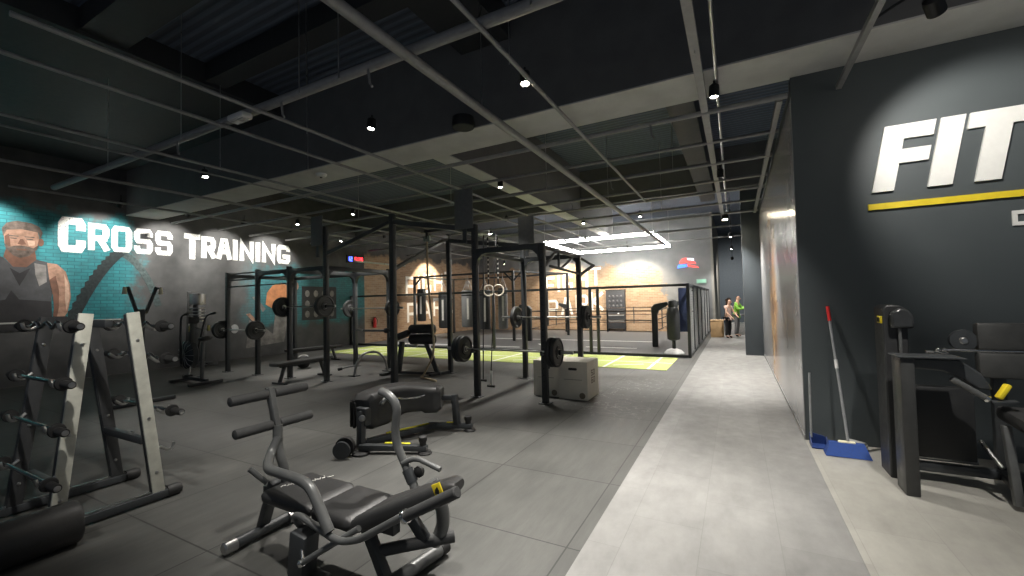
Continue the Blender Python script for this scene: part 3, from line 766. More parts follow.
pad_block(MB(), -2.262, -1.93, 1.665, 2.035, .425, .42, .085, 12).build('seat', vinyl, mc, label='front half of the split seat')
pad_block(MB(), -1.965, -1.235, 1.675, 2.0, .405, .755, .1, 18, .09, 1.80).build('back_pad', vinyl, mc)
_tg = MB().box((-1.315, 1.672, .695), (.055, .008, .062), Matrix.Rotation(-.44, 3, 'Y'), .002).build('tag', yellow, mc, label='yellow tag')
b_ = MB(); b_.prism([(-.012, -.018), (.012, -.018), (.012, .0), (0, .018), (-.012, 0)], lambda u, v, d: (-1.315+u, 1.6678-d, .695+v), .002); b_.build('tag_mark', dark_fit, _tg)
# white stitched lettering squiggle on the seat's far corner
b_ = MB(); rnd = random.Random(3)
for k in range(9):
    u = -2.66+.018*k; yy = 1.76+.03*k
    b_.tube([(u, yy, .431), (u+rnd.uniform(-.02, .03), yy+.016, .4315), (u+rnd.uniform(-.03, .03), yy+.034, .431)], .0035, 5)
b_.build('seat_print', strap_w, mc, label='white print on the seat')
# main spine and legs
f_ = MB()
f_.bar((-2.95, CY, .33), (-1.75, CY, .33), .06, .07, .006)
f_.bar((-1.95, CY, .33), (-1.42, CY, .6), .06, .06, .006)
f_.build('spine', frame_black, mc)
MB().bar((-2.86, CY, .4), (-3.0, CY, .06), .07, .05, .006).build('rear_leg', frame_black, mc)
MB().bar((-1.93, CY-.06, .34), (-1.76, CY-.06, .05), .06, .05, .006).build('front_leg', frame_black, mc)
MB().bar((-1.8, CY+.1, .42), (-1.66, CY+.14, .22), .05, .06, .006).build('front_leg', frame_black, mc)
b_ = MB(); b_.cyl((-2.97, 1.61, .05), (-2.99, 2.06, .05), .036); b_.build('foot_bar', frame_black, mc)
for y in (1.6, 2.07): MB().lathe((-2.97, y, .05), (0, 1 if y > 1.8 else -1, 0), [(.04, -.05), (.04, .02), (.03, .028)]).build('foot_cap', steel, mc)
b_ = MB(); b_.cyl((-1.78, 1.56, .055), (-1.7, 2.2, .055), .04); b_.build('foot_bar', frame_grey, mc)
for y, x in ((1.55, -1.78), (2.21, -1.7)): MB().lathe((x, y, .055), (.1, 1 if y > 1.8 else -1, 0), [(.044, -.04), (.044, .02), (.03, .03)]).build('foot_cap', rubber, mc)
MB().cyl((-2.84, 1.78, .42), (-2.9, 1.7, .53), .018).build('rear_grip', frame_grey, mc)
# post with foam rollers
b_ = MB(); b_.bar((-2.945, 1.87, 1.03), (-2.86, 1.87, .74), .05, .04, .006, up=(0, 1, 0)); b_.build('post', frame_grey, mc)
b_ = MB(); b_.bar((-2.985, 1.87, 1.03), (-2.9, 1.87, .76), .02, .02, .003); b_.build('adjuster_bar', frame_grey, mc)
b_ = MB(); b_.tube([(-2.86, 1.87, .78), (-2.86, 1.87, .62), (-2.82, 1.89, .5), (-2.84, 1.92, .36)], .032, 12, .08); b_.build('lower_post', frame_grey, mc)
for x, z in ((-2.935, .99), (-2.88, .785)):
    MB().cyl((x, 1.6, z), (x, 2.14, z), .014).build('roller_axle', steel, mc); _ax = [c for c in mc.children if c.name.startswith('roller_axle')][-1]
    for y0, y1 in ((1.59, 1.845), (1.895, 2.15)):
        MB().lathe((x, y0, z), (0, 1, 0), [(.02, 0), (.03, .004), (.033, .012), (.033, y1-y0-.012), (.03, y1-y0-.004), (.02, y1-y0)]).build('foam_roller', foam, _ax)
# curved press arm: near side
for sy, yy in ((-1, 1.6), (1, 2.1)):
    if sy < 0:
        b_ = MB(); b_.tube([(-2.85, 1.87, .7), (-2.86, 1.82, .6), (-2.72, 1.7, .56), (-2.3, 1.62, .60), (-2.17, 1.61, .59), (-2.0, 1.6, .37)], .03, 12, .12); b_.build('press_arm', frame_grey, mc)
        b_ = MB(); b_.tube([(-2.32, 1.66, .30), (-2.32, 1.61, .385), (-2.25, 1.6, .41), (-2.14, 1.6, .385), (-1.93, 1.6, .335), (-1.78, 1.6, .38), (-1.45, 1.6, .583)], .019, 10, .07); b_.build('lower_arm', frame_grey, mc)
        MB().lathe((-1.455, 1.6, .572), (.32, 0, .18), [(.022, 0), (.027, .004), (.027, .35), (.022, .355)]).build('handle_grip', foam, mc)
        MB().lathe((-1.455, 1.6, .572), (.32, 0, .18), [(.031, -.012), (.034, -.01), (.034, .008), (.031, .01)]).build('grip_collar', chrome, mc)
    else:
        b_ = MB(); b_.tube([(-2.13, 2.12, 1.02), (-2.05, 2.12, 1.0), (-1.985, 2.12, .93), (-2.02, 2.12, .72), (-1.87, 2.12, .48), (-1.8, 2.1, .36)], .028, 12, .1); b_.build('press_arm', frame_grey, mc)
        MB().lathe((-1.91, 2.12, .54), (.15, 0, -.24), [(.036, 0), (.036, .09)]).build('arm_sleeve', frame_black, mc)
        b_ = MB(); b_.tube([(-1.93, 2.1, .58), (-1.85, 2.13, .62), (-1.66, 2.14, .57)], .017, 10, .05); b_.build('far_grip', frame_grey, mc)
        b_ = MB(); b_.lathe((-1.83, 2.16, .53), (0, -1, 0), [(.03, 0), (.036, .01), (.036, .03), (.02, .04)], 10); b_.build('knob', rubber, mc)
b_ = MB(); b_.tube([(-1.62, 2.0, .56), (-1.56, 2.02, .44), (-1.58, 2.06, .28), (-1.66, 2.08, .16)], .04, 12, .12); b_.build('curved_support', frame_grey, mc)
b_ = MB(); b_.cyl((-1.86, 1.8, .2), (-1.55, 2.12, .2), .034); b_.build('foam_peg', foam, mc)
MB().lathe((-1.56, 2.11, .2), (.31, .32, 0), [(.03, 0), (.03, .012), (.02, .014)]).build('peg_cap', steel, mc)
# pull pin, lever and the boxed pivot under the seat
b_ = MB(); b_.box((-2.26, 1.63, .18), (.13, .11, .26), Matrix.Rotation(.12, 3, 'Y'), .015); b_.build('pivot_box', frame_black, mc)
b_ = MB(); b_.cyl((-2.23, 1.6, .27), (-2.17, 1.56, .2), .008); b_.build('pull_pin', chrome, mc)
b_ = MB(); b_.cyl((-2.165, 1.56, .19), (-1.84, 1.66, .40), .017); b_.build('lever', frame_grey, mc)
MB().lathe((-2.17, 1.557, .187), (.325, .1, .21), [(.02, -.015), (.022, 0), (.02, .01)]).build('lever_cap', chrome, mc)
b_ = MB(); b_.bx(-2.34, -2.12, 1.56, 1.72, 0, .06, .02); b_.build('pivot_foot', rubber, mc)

# ------------------------------------------------------------------ curved pad machine
m2 = thing('pad_machine', 'black machine with a big curved pad and yellow stripes on its splayed base', 'exercise machine', (-3.4, 3.8, 0))
def beam2(name, a, b, w, h, mat, lab=None): return MB().bar(a, b, w, h, .008).build(name, mat, m2, label=lab)
beam2('base_beam', (-3.66, 3.32, .07), (-2.98, 3.62, .06), .08, .06, frame_black)
beam2('base_beam', (-3.72, 3.45, .07), (-3.42, 4.32, .07), .08, .06, frame_black)
beam2('base_beam', (-3.5, 4.28, .07), (-2.98, 4.5, .06), .08, .06, frame_black)
beam2('stripe', (-3.42, 3.45, .106), (-3.16, 3.56, .1), .035, .008, yellow_green, 'yellow stripe')
beam2('stripe', (-3.66, 3.72, .106), (-3.46, 4.24, .106), .035, .008, yellow_green, 'yellow stripe')
beam2('stripe', (-3.28, 4.375, .106), (-3.12, 4.44, .103), .035, .008, yellow_green, 'yellow stripe')
for x, y in ((-3.02, 3.6), (-3.03, 4.48)):
    MB().lathe((x, y, .09), (0, 0, 1), [(.035, 0), (.035, .03), (.045, .05), (.045, .09), (.03, .1)]).build('rubber_stop', rubber, m2)
    MB().lathe((x+.02, y+.01, 0), (0, 0, 1), [(.07, 0), (.075, .01), (.06, .03)]).build('foot_pad', rubber, m2)
MB().lathe((-3.74, 3.2, .1), (.45, -.9, 0), [(.04, -.03), (.1, -.03), (.105, 0), (.1, .03), (.04, .03)]).build('wheel', rubber, m2)
MB().lathe((-3.70, 3.12, .09), (.45, -.9, 0), [(.05, -.01), (.09, -.01), (.09, .02), (.05, .02)]).build('wheel', frame_black, m2)
MB().lathe((-3.62, 3.3, .0), (0, 0, 1), [(.09, 0), (.09, .02), (.05, .03)]).build('foot_pad', rubber, m2)
MB().bar((-3.68, 3.36, .05), (-3.74, 3.42, .42), .08, .07, .01).build('post', frame_black, m2)
MB().box((-3.74, 3.46, .36), (.16, .12, .2), None, .02).build('pivot_housing', frame_black, m2)
MB().lathe((-3.68, 3.385, .36), (.3, -.95, 0), [(.035, 0), (.035, .02), (.02, .03)]).build('pivot_bolt', steel, m2)
beam2('post', (-3.14, 4.4, .08), (-3.16, 4.38, .46), .07, .07, frame_black)
beam2('arm', (-3.16, 4.38, .42), (-3.36, 4.3, .42), .06, .06, frame_black)
# banana pad: sweeps from the near left round to the far right
rings = []; N = 22
c0, c1, c2 = V((-3.78, 3.46, 0)), V((-3.86, 4.05, 0)), V((-3.3, 4.32, 0))
for i in range(N+1):
    t_ = i/N
    p = c0*(1-t_)**2+c1*2*t_*(1-t_)+c2*t_*t_
    d = ((c1-c0)*2*(1-t_)+(c2-c1)*2*t_).normalized(); sd = V((d.y, -d.x, 0))
    wv = .15+.03*math.sin(PI*t_); zt = .58+.05*math.sin(PI*min(1, t_*1.1)); zb = .2 if t_ < .25 else .2+.09*min(1, (t_-.25)/.3)
    if t_ > .8: zb -= .03
    e_ = min(t_, 1-t_)*1.2; s = 1 if e_ > .06 else .75+.25*math.sqrt(1-(1-e_/.06)**2)
    zc = (zt+zb)/2; hh = (zt-zb)/2*s; hw = wv*s; r = min(hw, hh)*.45; ring = []
    for cy, cz, a0 in ((hw-r, hh-r, 0), (-hw+r, hh-r, PI/2), (-hw+r, -hh+r, PI), (hw-r, -hh+r, 1.5*PI)):
        for k in range(5):
            a = a0+PI/2*k/4; q = p+sd*(cy+r*math.cos(a)); ring.append(V((q.x, q.y, zc+cz+r*math.sin(a))))
    rings.append(ring)
MB().loft(rings).build('curved_pad', vinyl, m2)
for k, (dx, dy) in enumerate(((-.1, 0), (-.03, -.07), (.05, -.1))):
    MB().bar((-3.86+dx+.02, 3.44+dy+.03, .52), (-3.86+dx+.02, 3.44+dy+.03, .24), .025, .03, .005).build('pad_rib', rubber, m2)
MB().tube([(-3.52, 3.75, .52), (-3.46, 3.82, .5), (-3.36, 3.9, .5), (-3.28, 3.96, .53)], .009, 8, .03).build('wire_handle', chrome, m2)
MB().tube([(-3.62, 3.6, .48), (-3.55, 3.55, .5), (-3.55, 3.62, .56)], .022, 8, .03).build('grip', steel, m2)

# ------------------------------------------------------------------ fixed barbell rack on the left
rk = thing('barbell_rack', 'A-frame barbell rack with pale grey uprights and black feet at the left edge', 'barbell rack', (-4.75, 1.5, 0))
def upright(x, top, bot, mat, name='upright'):
    (yt, zt), (yb, zb) = top, bot
    b_ = MB(); b_.bar((x, yb, zb), (x, yt, zt), .02, .085, .004, up=(0, 1, 0)); b_.build(name, mat, rk)
    s = 1 if yb > 1.5 else -1
    b_ = MB(); b_.bar((x-.03, yb, zb), (x-.03, yt, zt-.01), .04, .09, .004, up=(0, 1, 0)); b_.build('upright_backing', frame_black, rk)
    for t_ in (.12, .42, .85):
        b2 = MB(); p = V((x, yb, zb)).lerp(V((x, yt, zt)), t_); b2.lathe(p+V((.01, 0, 0)), (1, 0, 0), [(.012, 0), (.012, .006), (.006, .009)], 10); b2.build('bolt', steel, rk)
upright(-4.35, (1.335, 1.585), (1.185, .06), rack_plate)
upright(-4.35, (1.615, 1.585), (1.80, .06), rack_plate)
upright(-5.12, (1.335, 1.56), (1.16, .06), shaded_plate)
upright(-5.12, (1.615, 1.46), (1.80, .06), shaded_plate)
for x, y0, y1 in ((-4.37, 1.02, 1.92), (-5.14, 1.0, 1.92)):
    MB().bar((x, y0, .045), (x, y1, .045), .08, .06, .008).build('foot', frame_black, rk)
    MB().lathe((x, y1, .045), (0, 1, 0), [(.05, -.06), (.052, .02), (.04, .045)]).build('foot_cap', rubber, rk)
    MB().bar((x, y0+.1, .08), (x, y1-.02, .08), .03, .008, .002).build('foot_trim', steel, rk)
MB().bar((-5.1, 1.71, .52), (-4.39, 1.71, .52), .05, .06, .006).build('cross_bar', frame_black, rk)
MB().bar((-5.1, 1.48, 1.5), (-4.39, 1.48, 1.5), .05, .06, .006).build('cross_bar', frame_black, rk)
MB().bar((-5.1, 1.24, .3), (-4.39, 1.24, .3), .05, .06, .006).build('cross_bar', frame_black, rk)
def hook(x, y, z, s):
    MB().tube([(x+.012, y, z+.01), (x+.012, y+s*.05, z-.035), (x+.012, y+s*.09, z-.03), (x+.012, y+s*.1, z+.02)], .012, 8, .02).build('hook', steel, rk)
LN = [(1.5, 1.32), (1.1, 1.28), (.78, 1.25), (.42, 1.215)]
LF = [(1.47, 1.66), (1.2, 1.69), (.76, 1.735), (.44, 1.765)]
for x in (-4.35, -5.12):
    for z, y in LN: hook(x, y-.035, z, -1)
    for z, y in LF: hook(x, y+.035, z, 1)
def fixed_bar(y, z, zig, label, x0=-5.36, x1=-4.06):
    t = thing('fixed_barbell', label, 'barbell', ((x0+x1)/2, y, z), 'barbells on the A-frame rack')
    a, b = x0+.16, x1-.16
    if zig:
        pts = [(a, y, z), (a+.2, y, z), (a+.28, y, z+.035), (a+.36, y, z-.02), ((a+b)/2, y, z+.03), (b-.36, y, z-.02), (b-.28, y, z+.035), (b-.2, y, z), (b, y, z)]
    else: pts = [(a, y, z), (b, y, z)]
    MB().tube(pts, .014, 10, .03).build('bar', chrome, t)
    for e0, e1 in ((a, x0), (b, x1)):
        s = 1 if e1 > e0 else -1
        MB().lathe((e0, y, z), (s, 0, 0), [(.02, -.02), (.045, -.016), (.05, 0), (.045, .016), (.02, .02)]).build('collar', rubber, t)
        sv_ = MB().lathe((e0, y, z), (s, 0, 0), [(.026, .02), (.028, .03), (.028, .14), (.024, .15)]).build('sleeve', rubber, t)
        MB().lathe((e1-s*.012, y, z), (s, 0, 0), [(.02, 0), (.018, .006), (.004, .008)]).build('end_cap', steel, sv_)
NM = ['topmost bent curl bar', 'straight barbell second from the top', 'straight barbell third from the top', 'lowest straight barbell']
for k, (z, y) in enumerate(LN): fixed_bar(y-.1, z-.005, k == 0, NM[k]+' on the near side of the pale A-frame rack')
NF = ['topmost bent curl bar', 'bent curl bar second from the top', 'lowest straight barbell']
for k, (z, y) in enumerate(LF[:3]): fixed_bar(y+.1, z-.005, k < 2, NF[k]+' on the far side of the pale A-frame rack')
# a rolled mat on the floor before the rack
t = thing('padded_roll', 'fat black padded roll lying on the floor before the A-frame rack', 'foam roll', (-4.1, .9, 0))
MB().lathe((-4.12, .35, .145), (0, 1, 0), [(.1, 0), (.135, .01), (.145, .03), (.145, .86), (.135, .88), (.1, .89)], 28).build('cover', vinyl, t)
MB().lathe((-4.12, 1.24, .145), (0, 1, 0), [(.05, 0), (.05, .01), (.03, .012)], 20).build('end_disc', frame_grey, t)

# V-shaped arm trainer standing farther back
t = thing('arm_trainer', 'black upright trainer with two V arms and cream tips behind the A-frame rack', 'exercise machine', (-9, 3.46, 0))
MB().bar((-9, 3.46, .06), (-9, 3.46, 1.62), .09, .07, .008).build('post', frame_black, t)
for y, s in ((3.27, -1), (3.67, 1)):
    MB().bar((-9, 3.46+s*.06, 1.55), (-9, y, 2.0), .045, .045, .006).build('arm', frame_black, t)
    MB().bar((-9, y-s*.01, 1.985), (-8.97, y+s*.05, 1.975), .03, .03, .006).build('arm_joint', frame_black, t)
    MB().lathe((-8.97, y+s*.05, 1.995), (0, 0, -1), [(.018, 0), (.022, .01), (.034, .11), (.03, .12)]).build('tip', cream_pl, t, label='cream tip')
MB().bar((-9, 3.0, .04), (-9, 3.95, .04), .09, .06, .008).build('base', frame_black, t)
MB().bar((-9.4, 3.46, .04), (-8.7, 3.46, .04), .09, .06, .008).build('base', frame_black, t)
# ------------------------------------------------------------------ power racks
def post(par, x, y, h, w=.09, mat=frame_black):
    b_ = MB(); b_.bar((x, y, .012), (x, y, h), w, w, .006)
    o = b_.build('post', mat, par)
    MB().bx(x-.09, x+.09, y-.09, y+.09, 0, .012, .004).build('foot_plate', mat, par)
    for s in (-1, 1):
        b2 = MB(); b2.lathe((x+.07*s, y-.07, .012), (0, 0, 1), [(.012, 0), (.012, .012), (.006, .014)], 8); b2.build('bolt', steel, par)
    return o
def holes(par, x, y, h):
    b_ = MB()
    z = .35
    while z < h-.2:
        b_.lathe((x, y-.0455, z), (0, -1, 0), [(.012, 0), (.012, .0015)], 8); z += .1
    b_.build('pin_holes', dark_fit, par)
def cross(par, a, b, w=.07, h=.09, name='cross_beam'): return MB().bar(a, b, w, h, .006).build(name, frame_black, par)
def gusset(par, x, y, z, s, L_=.2, axis=0):
    k = (lambda u, v, d: (x+s*u, y-.04+d, z-v)) if axis == 0 else (lambda u, v, d: (x-.04+d, y+s*u, z-v))
    MB().prism([(0, 0), (L_, 0), (L_*.5, L_*.12), (L_*.12, L_*.5), (0, L_)], k, .08).build('gusset', frame_black, par)
Y0, Y1 = 6.15, 8.0
rl = thing('power_rack', 'long black multi post power rack along the left side of the mats', 'power rack', (-9.5, 7, 0))
for x, h in ((-11.4, 2.5), (-10.15, 2.52), (-8.95, 2.52), (-7.73, 3.3)):
    post(rl, x, Y0, h); holes(rl, x, Y0, h)
for x, h in ((-11.4, 2.5), (-8.93, 2.5), (-7.73, 2.5)): post(rl, x, Y1, h)
for z in (2.46, 2.3, 2.14): MB().cyl((-11.4, Y0, z), (-10.15, Y0, z), .018).build('pull_up_bar', frame_black, rl)
for z in (2.3, 2.14): MB().cyl((-10.15, Y0, z), (-8.95, Y0, z), .014).build('pull_up_bar', frame_black, rl)
cross(rl, (-10.15, Y0, 2.42), (-8.95, Y0, 2.42)); cross(rl, (-8.95, Y0, 2.42), (-7.73, Y0, 2.42))
for x, s in ((-10.1, 1), (-9.0, -1), (-8.9, 1), (-7.78, -1)): gusset(rl, x, Y0, 2.38, s)
for x in (-11.4, -8.93, -7.73):
    cross(rl, (x, Y0, 2.42), (x, Y1, 2.42)); gusset(rl, x, Y0+.05, 2.38, 1, axis=1); gusset(rl, x, Y1-.05, 2.38, -1, axis=1)
cross(rl, (-11.4, Y1, 2.42), (-8.93, Y1, 2.42)); cross(rl, (-8.93, Y1, 2.42), (-7.73, Y1, 2.42))
for x, s in ((-8.98, -1), (-8.88, 1), (-7.78, -1)): gusset(rl, x, Y1, 2.38, s)
MB().cyl((-7.73, 6.9, 2.62), (-7.73, 8.6, 2.62), .02).build('pull_up_bar', steel, rl)
MB().cyl((-7.73, Y1, .95), (-8.93, Y1, .95), .02).build('safety_bar', steel, rl)
MB().bar((-7.7, Y0, 2.72), (-5.9, Y0, 3.2), .06, .07, .006).build('diagonal_brace', frame_black, rl)
def target(par, x, y, z0, z1, w=.36):
    bt = MB().bx(x-w/2, x+w/2, y-.085, y-.06, z0, z1, .01).build('ball_target', M('target_board', (.12, .125, .125), .6), par)
    MB().bx(x-.04, x+.04, y-.06, y-.04, z0-.25, z1-.1).build('target_bracket', frame_black, bt)
target(rl, -7.92, Y0, 2.9, 3.54)
rr = thing('power_rack', 'tall black power rack in the middle around the gym rings, with two ball targets', 'power rack', (-4.3, 7, 0))
post(rr, -5.83, Y0, 3.35, .1); holes(rr, -5.83, Y0, 3.3)
post(rr, -3.95, Y0, 2.95); holes(rr, -3.95, Y0, 2.9)
post(rr, -2.69, Y0, 2.52); holes(rr, -2.69, Y0, 2.5)
post(rr, -5.86, Y1, 3.2); post(rr, -3.94, Y1, 2.9); post(rr, -2.73, Y1, 2.5)
cross(rr, (-3.95, Y0, 2.48), (-2.69, Y0, 2.48)); cross(rr, (-3.94, Y1, 2.48), (-2.73, Y1, 2.48))
for x, s in ((-3.9, 1), (-2.74, -1)): gusset(rr, x, Y0, 2.44, s); gusset(rr, x, Y1, 2.44, s)
cross(rr, (-3.95, Y0, 2.48), (-3.94, Y1, 2.48))
# trussed side on the right
cross(rr, (-2.69, Y0, 2.46), (-2.73, Y1, 2.46), .05, .05)
cross(rr, (-2.69, Y0+.3, 2.18), (-2.73, Y1+.2, 2.12), .04, .04, 'truss_chord')
MB().bar((-2.7, Y0+.02, 2.12), (-2.71, Y0+.62, 2.44), .04, .05, .004).build('truss_brace', frame_black, rr)
MB().bar((-2.71, Y0+.75, 2.16), (-2.71, Y0+.75, 2.44), .035, .035, .004).build('truss_strut', frame_black, rr)
MB().bar((-2.71, Y0+.8, 2.15), (-2.72, Y1-.3, 2.44), .03, .03, .004).build('truss_brace', frame_black, rr)
MB().bar((-2.73, Y1+.05, 2.1), (-2.72, Y1+1.0, 2.36), .05, .05, .004).build('truss_brace', frame_black, rr)
MB().bar((-2.73, Y1+1.0, 2.36), (-2.74, Y1+.02, 2.46), .04, .04, .004).build('truss_chord', frame_black, rr)
MB().bar((-5.82, Y0+.05, 2.3), (-5.86, Y1-.05, 3.1), .06, .07, .006).build('diagonal_brace', frame_grey, rr)
cross(rr, (-5.83, Y0, 3.2), (-5.86, Y1, 3.12)); cross(rr, (-5.86, Y1, 3.05), (-3.94, Y1, 2.78))
cross(rr, (-5.83, Y0, 3.2), (-3.95, Y0, 2.86))
MB().cyl((-3.9, 8.0, 3.05), (-4.75, 8.0, 3.05), .02).build('ring_beam', steel, rr)
MB().cyl((-4.78, 7.4, 3.05), (-4.78, 9.4, 3.05), .03).build('ring_beam', steel, rr)
MB().cyl((-4.4, 7.4, 3.05), (-4.78, 7.4, 3.05), .03).build('ring_beam', steel, rr)
target(rr, -4.12, Y0, 2.88, 3.58, .38); target(rr, -3.82, Y1, 2.8, 3.38, .36)
# rack hooks
def jhooks(par, pts):
    for x, y, z in pts:
        b_ = MB(); b_.prism([(-.05, .0), (.1, .0), (.1, .07), (.085, .07), (.07, .02), (.0, .02), (.0, .12), (-.05, .12)], lambda u, v, d: (x-.02+d, y-.05-u*.9, z-.04+v), .04); b_.build('bar_hook', frame_black, par)
# barbells and plates
def plate_mb(x, y, z, r, w):
    return MB().lathe((x-w/2, y, z), (1, 0, 0), [(.03, .0), (r*.42, .0), (r*.45, .012), (r*.8, .012), (r*.86, .0), (r*.97, .004), (r, .015), (r, w-.015), (r*.97, w-.004), (r*.86, w), (r*.8, w-.012), (r*.45, w-.012), (r*.42, w), (.03, w)], 36)
def barbell(xa, xb, y, z, label, plates, where, ends=.38, par=None):
    """xa, xb: inner collar positions; plates: list of (side, radius, width) from inside out"""
    t = thing('barbell', label, 'barbell', ((xa+xb)/2, y, z), 'barbells on the power racks')
    MB().cyl((xa, y, z), (xb, y, z), .0145, n=12).build('bar', steel, t)
    for x, s in ((xa, -1), (xb, 1)):
        MB().lathe((x, y, z), (s, 0, 0), [(.02, -.03), (.038, -.03), (.038, 0), (.025, .001), (.025, ends), (.02, ends+.005)], 16).build('sleeve', steel, t)
        off = .003; k = 0
        for sd, r, w, mat, col in plates:
            if sd != s: continue
            end = 'left' if s < 0 else 'right'
            n_ = sum(1 for p in plates if p[0] == s)
            wh = ('' if n_ == 1 else ('inner ' if k == 0 else 'outer '))
            p = thing('weight_plate', f'{wh}{col} weight plate on the {end} end of the {where}', 'weight plate', (x+s*(off+w/2), y, z), 'plates on the racked barbells')
            dk = plate_mb(x+s*(off+w/2), y, z, r, w).build('disc', mat, p)
            MB().lathe((x+s*(off+w/2)-w/2-.001, y, z), (1, 0, 0), [(.026, 0), (.05, 0), (.05, w+.002), (.026, w+.002)], 18).build('hub', steel, dk)
            off += w+.003; k += 1
        MB().lathe((x+s*(off+.002), y, z), (s, 0, 0), [(.026, 0), (.042, 0), (.042, .035), (.026, .035)], 14).build('clamp', frame_black, t)
    return t
bump = M('bumper_plate_black', (.02, .022, .024), .5)
iron = M('iron_plate_grey', (.055, .056, .056), .5)
barbell(-4.1, -2.56, Y0-.11, .82, 'barbell racked low across the front of the right power rack', [(-1, .225, .075, bump, 'black'), (-1, .225, .075, bump, 'black'), (1, .225, .075, bump, 'black'), (1, .225, .075, bump, 'black')], 'low front barbell')
barbell(-4.03, -2.66, Y1-.11, 1.28, 'barbell racked chest high on the rear posts of the right power rack', [(-1, .225, .08, iron, 'dark grey'), (1, .225, .07, bump, 'black'), (1, .225, .07, bump, 'black')], 'rear barbell of the right rack')
barbell(-8.98, -7.7, Y0-.11, 1.6, 'barbell racked high between the third and fourth front posts of the left power rack', [(-1, .225, .1, bump, 'black'), (1, .225, .1, iron, 'dark grey')], 'high barbell of the left rack')
barbell(-11.42, -10.1, Y0-.11, 1.07, 'barbell racked waist high at the left end of the left power rack', [(-1, .225, .09, bump, 'black'), (1, .225, .09, iron, 'dark grey')], 'waist high barbell')
barbell(-8.95, -7.55, Y1-.11, 1.52, 'barbell on the rear posts of the left power rack below the clock', [(-1, .225, .08, iron, 'dark grey'), (1, .225, .08, bump, 'black')], 'barbell below the clock')
jhooks(rr, [(-3.95, Y0, .8), (-2.69, Y0, .8), (-3.94, Y1, 1.26), (-2.73, Y1, 1.26)])
jhooks(rl, [(-8.95, Y0, 1.58), (-7.73, Y0, 1.58), (-11.4, Y0, 1.05), (-10.15, Y0, 1.05), (-8.93, Y1, 1.5), (-7.73, Y1, 1.5)])

# plyo boxes
def plyo(x0, x1, y0, y1, h, label, dig):
    t = thing('plyo_box', label, 'plyo box', ((x0+x1)/2, (y0+y1)/2, 0), 'plyo boxes by the right power rack')
    MB().bx(x0, x1, y0, y1, 0, h, .006).build('box_panel', wood_pale, t)
    xm = (x0+x1)/2
    b_ = MB()
    rr_ = [(xm-.055+.02*math.cos(a), h-.12+.02*math.sin(a)) for a in [PI/2+PI*k/6 for k in range(7)]]+[(xm+.055+.02*math.cos(a), h-.12+.02*math.sin(a)) for a in [-PI/2+PI*k/6 for k in range(7)]]
    b_.prism(rr_, lambda u, v, d: (u, y0-.0015+d, v), .003); b_.build('hand_hole', dark_fit, t)
    MB().bx(x0+.09, x1-.09, y0-.002, y0+.002, h*.52, h*.52+.008).build('seam_line', M('ply_seam', (.28, .25, .19), .6), t)
    MB().lathe((x1-.09, y0+.002, .07), (0, -1, 0), [(.05, 0), (.05, .004)], 16).build('corner_badge', M('ply_badge', (.2, .17, .12), .6), t)
    b_ = MB()
    yc = (y0+y1)/2
    for k, ch in enumerate(dig):
        glyph(b_, ch, yc-.1+.11*(k % 2), .36 if k < 2 else .24, .085, .1, .02, lambda u, v, d: (x1-.0015+d, u, v), .003)
    b_.build('height_numbers', M('ply_print', (.22, .19, .14), .6), t)
plyo(-3.12, -2.65, 6.63, 7.24, .6, 'pale wooden plyo box on the left, partly behind the rack post', '5060')
plyo(-2.63, -2.14, 6.56, 7.17, .61, 'pale wooden plyo box on the right with numbers on its side', '5060')

# flat benches
def bench(a, b, label, z=.45, w=.28):
    a, b = V(a), V(b); d = (b-a).normalized(); s = V((-d.y, d.x, 0)); c = (a+b)/2
    t = thing('flat_bench', label, 'bench', (c.x, c.y, 0), 'flat benches')
    R3 = Matrix((d, s, V((0, 0, 1)))).transposed()
    MB().box((c.x, c.y, z-.035), ((b-a).length, w, .07), R3, .02).build('pad', vinyl, t)
    MB().bar((a.x, a.y, z-.09)+d*.0 if False else V((a.x, a.y, z-.09))+d*.15, V((b.x, b.y, z-.09))-d*.15, .06, .04, .004).build('spine', frame_black, t)
    for e, k in ((a, 1), (b, -1)):
        p = V((e.x, e.y, 0))+d*.14*k
        MB().bar(p+d*.12*k+V((0, 0, z-.08)), p+V((0, 0, .03)), .05, .06, .005).build('leg', frame_black, t)
        MB().bar(p-s*.2+V((0, 0, .02)), p+s*.2+V((0, 0, .02)), .06, .04, .006).build('foot', frame_black, t)
bench((-8.42, 5.42, 0), (-8.52, 6.85, 0), 'flat black bench in front of the left power rack')
bench((-10.75, 7.3, 0), (-10.6, 8.9, 0), 'second flat bench standing behind the left power rack near the wall')
b_ = thing('medicine_ball', 'dark medicine ball with a pale top on the floor under the benches', 'medicine ball', (-10.0, 7.25, 0))
MB().ball((-10.0, 7.25, .17), .17, 24, 16).build('shell', rubber, b_)
MB().lathe((-10.0, 7.25, .27), (.3, -.2, 1), [(.13, 0), (.11, .04), (.06, .063), (.02, .068)], 20).build('pale_cap', M('ball_cap', (.4, .4, .38), .5), b_)

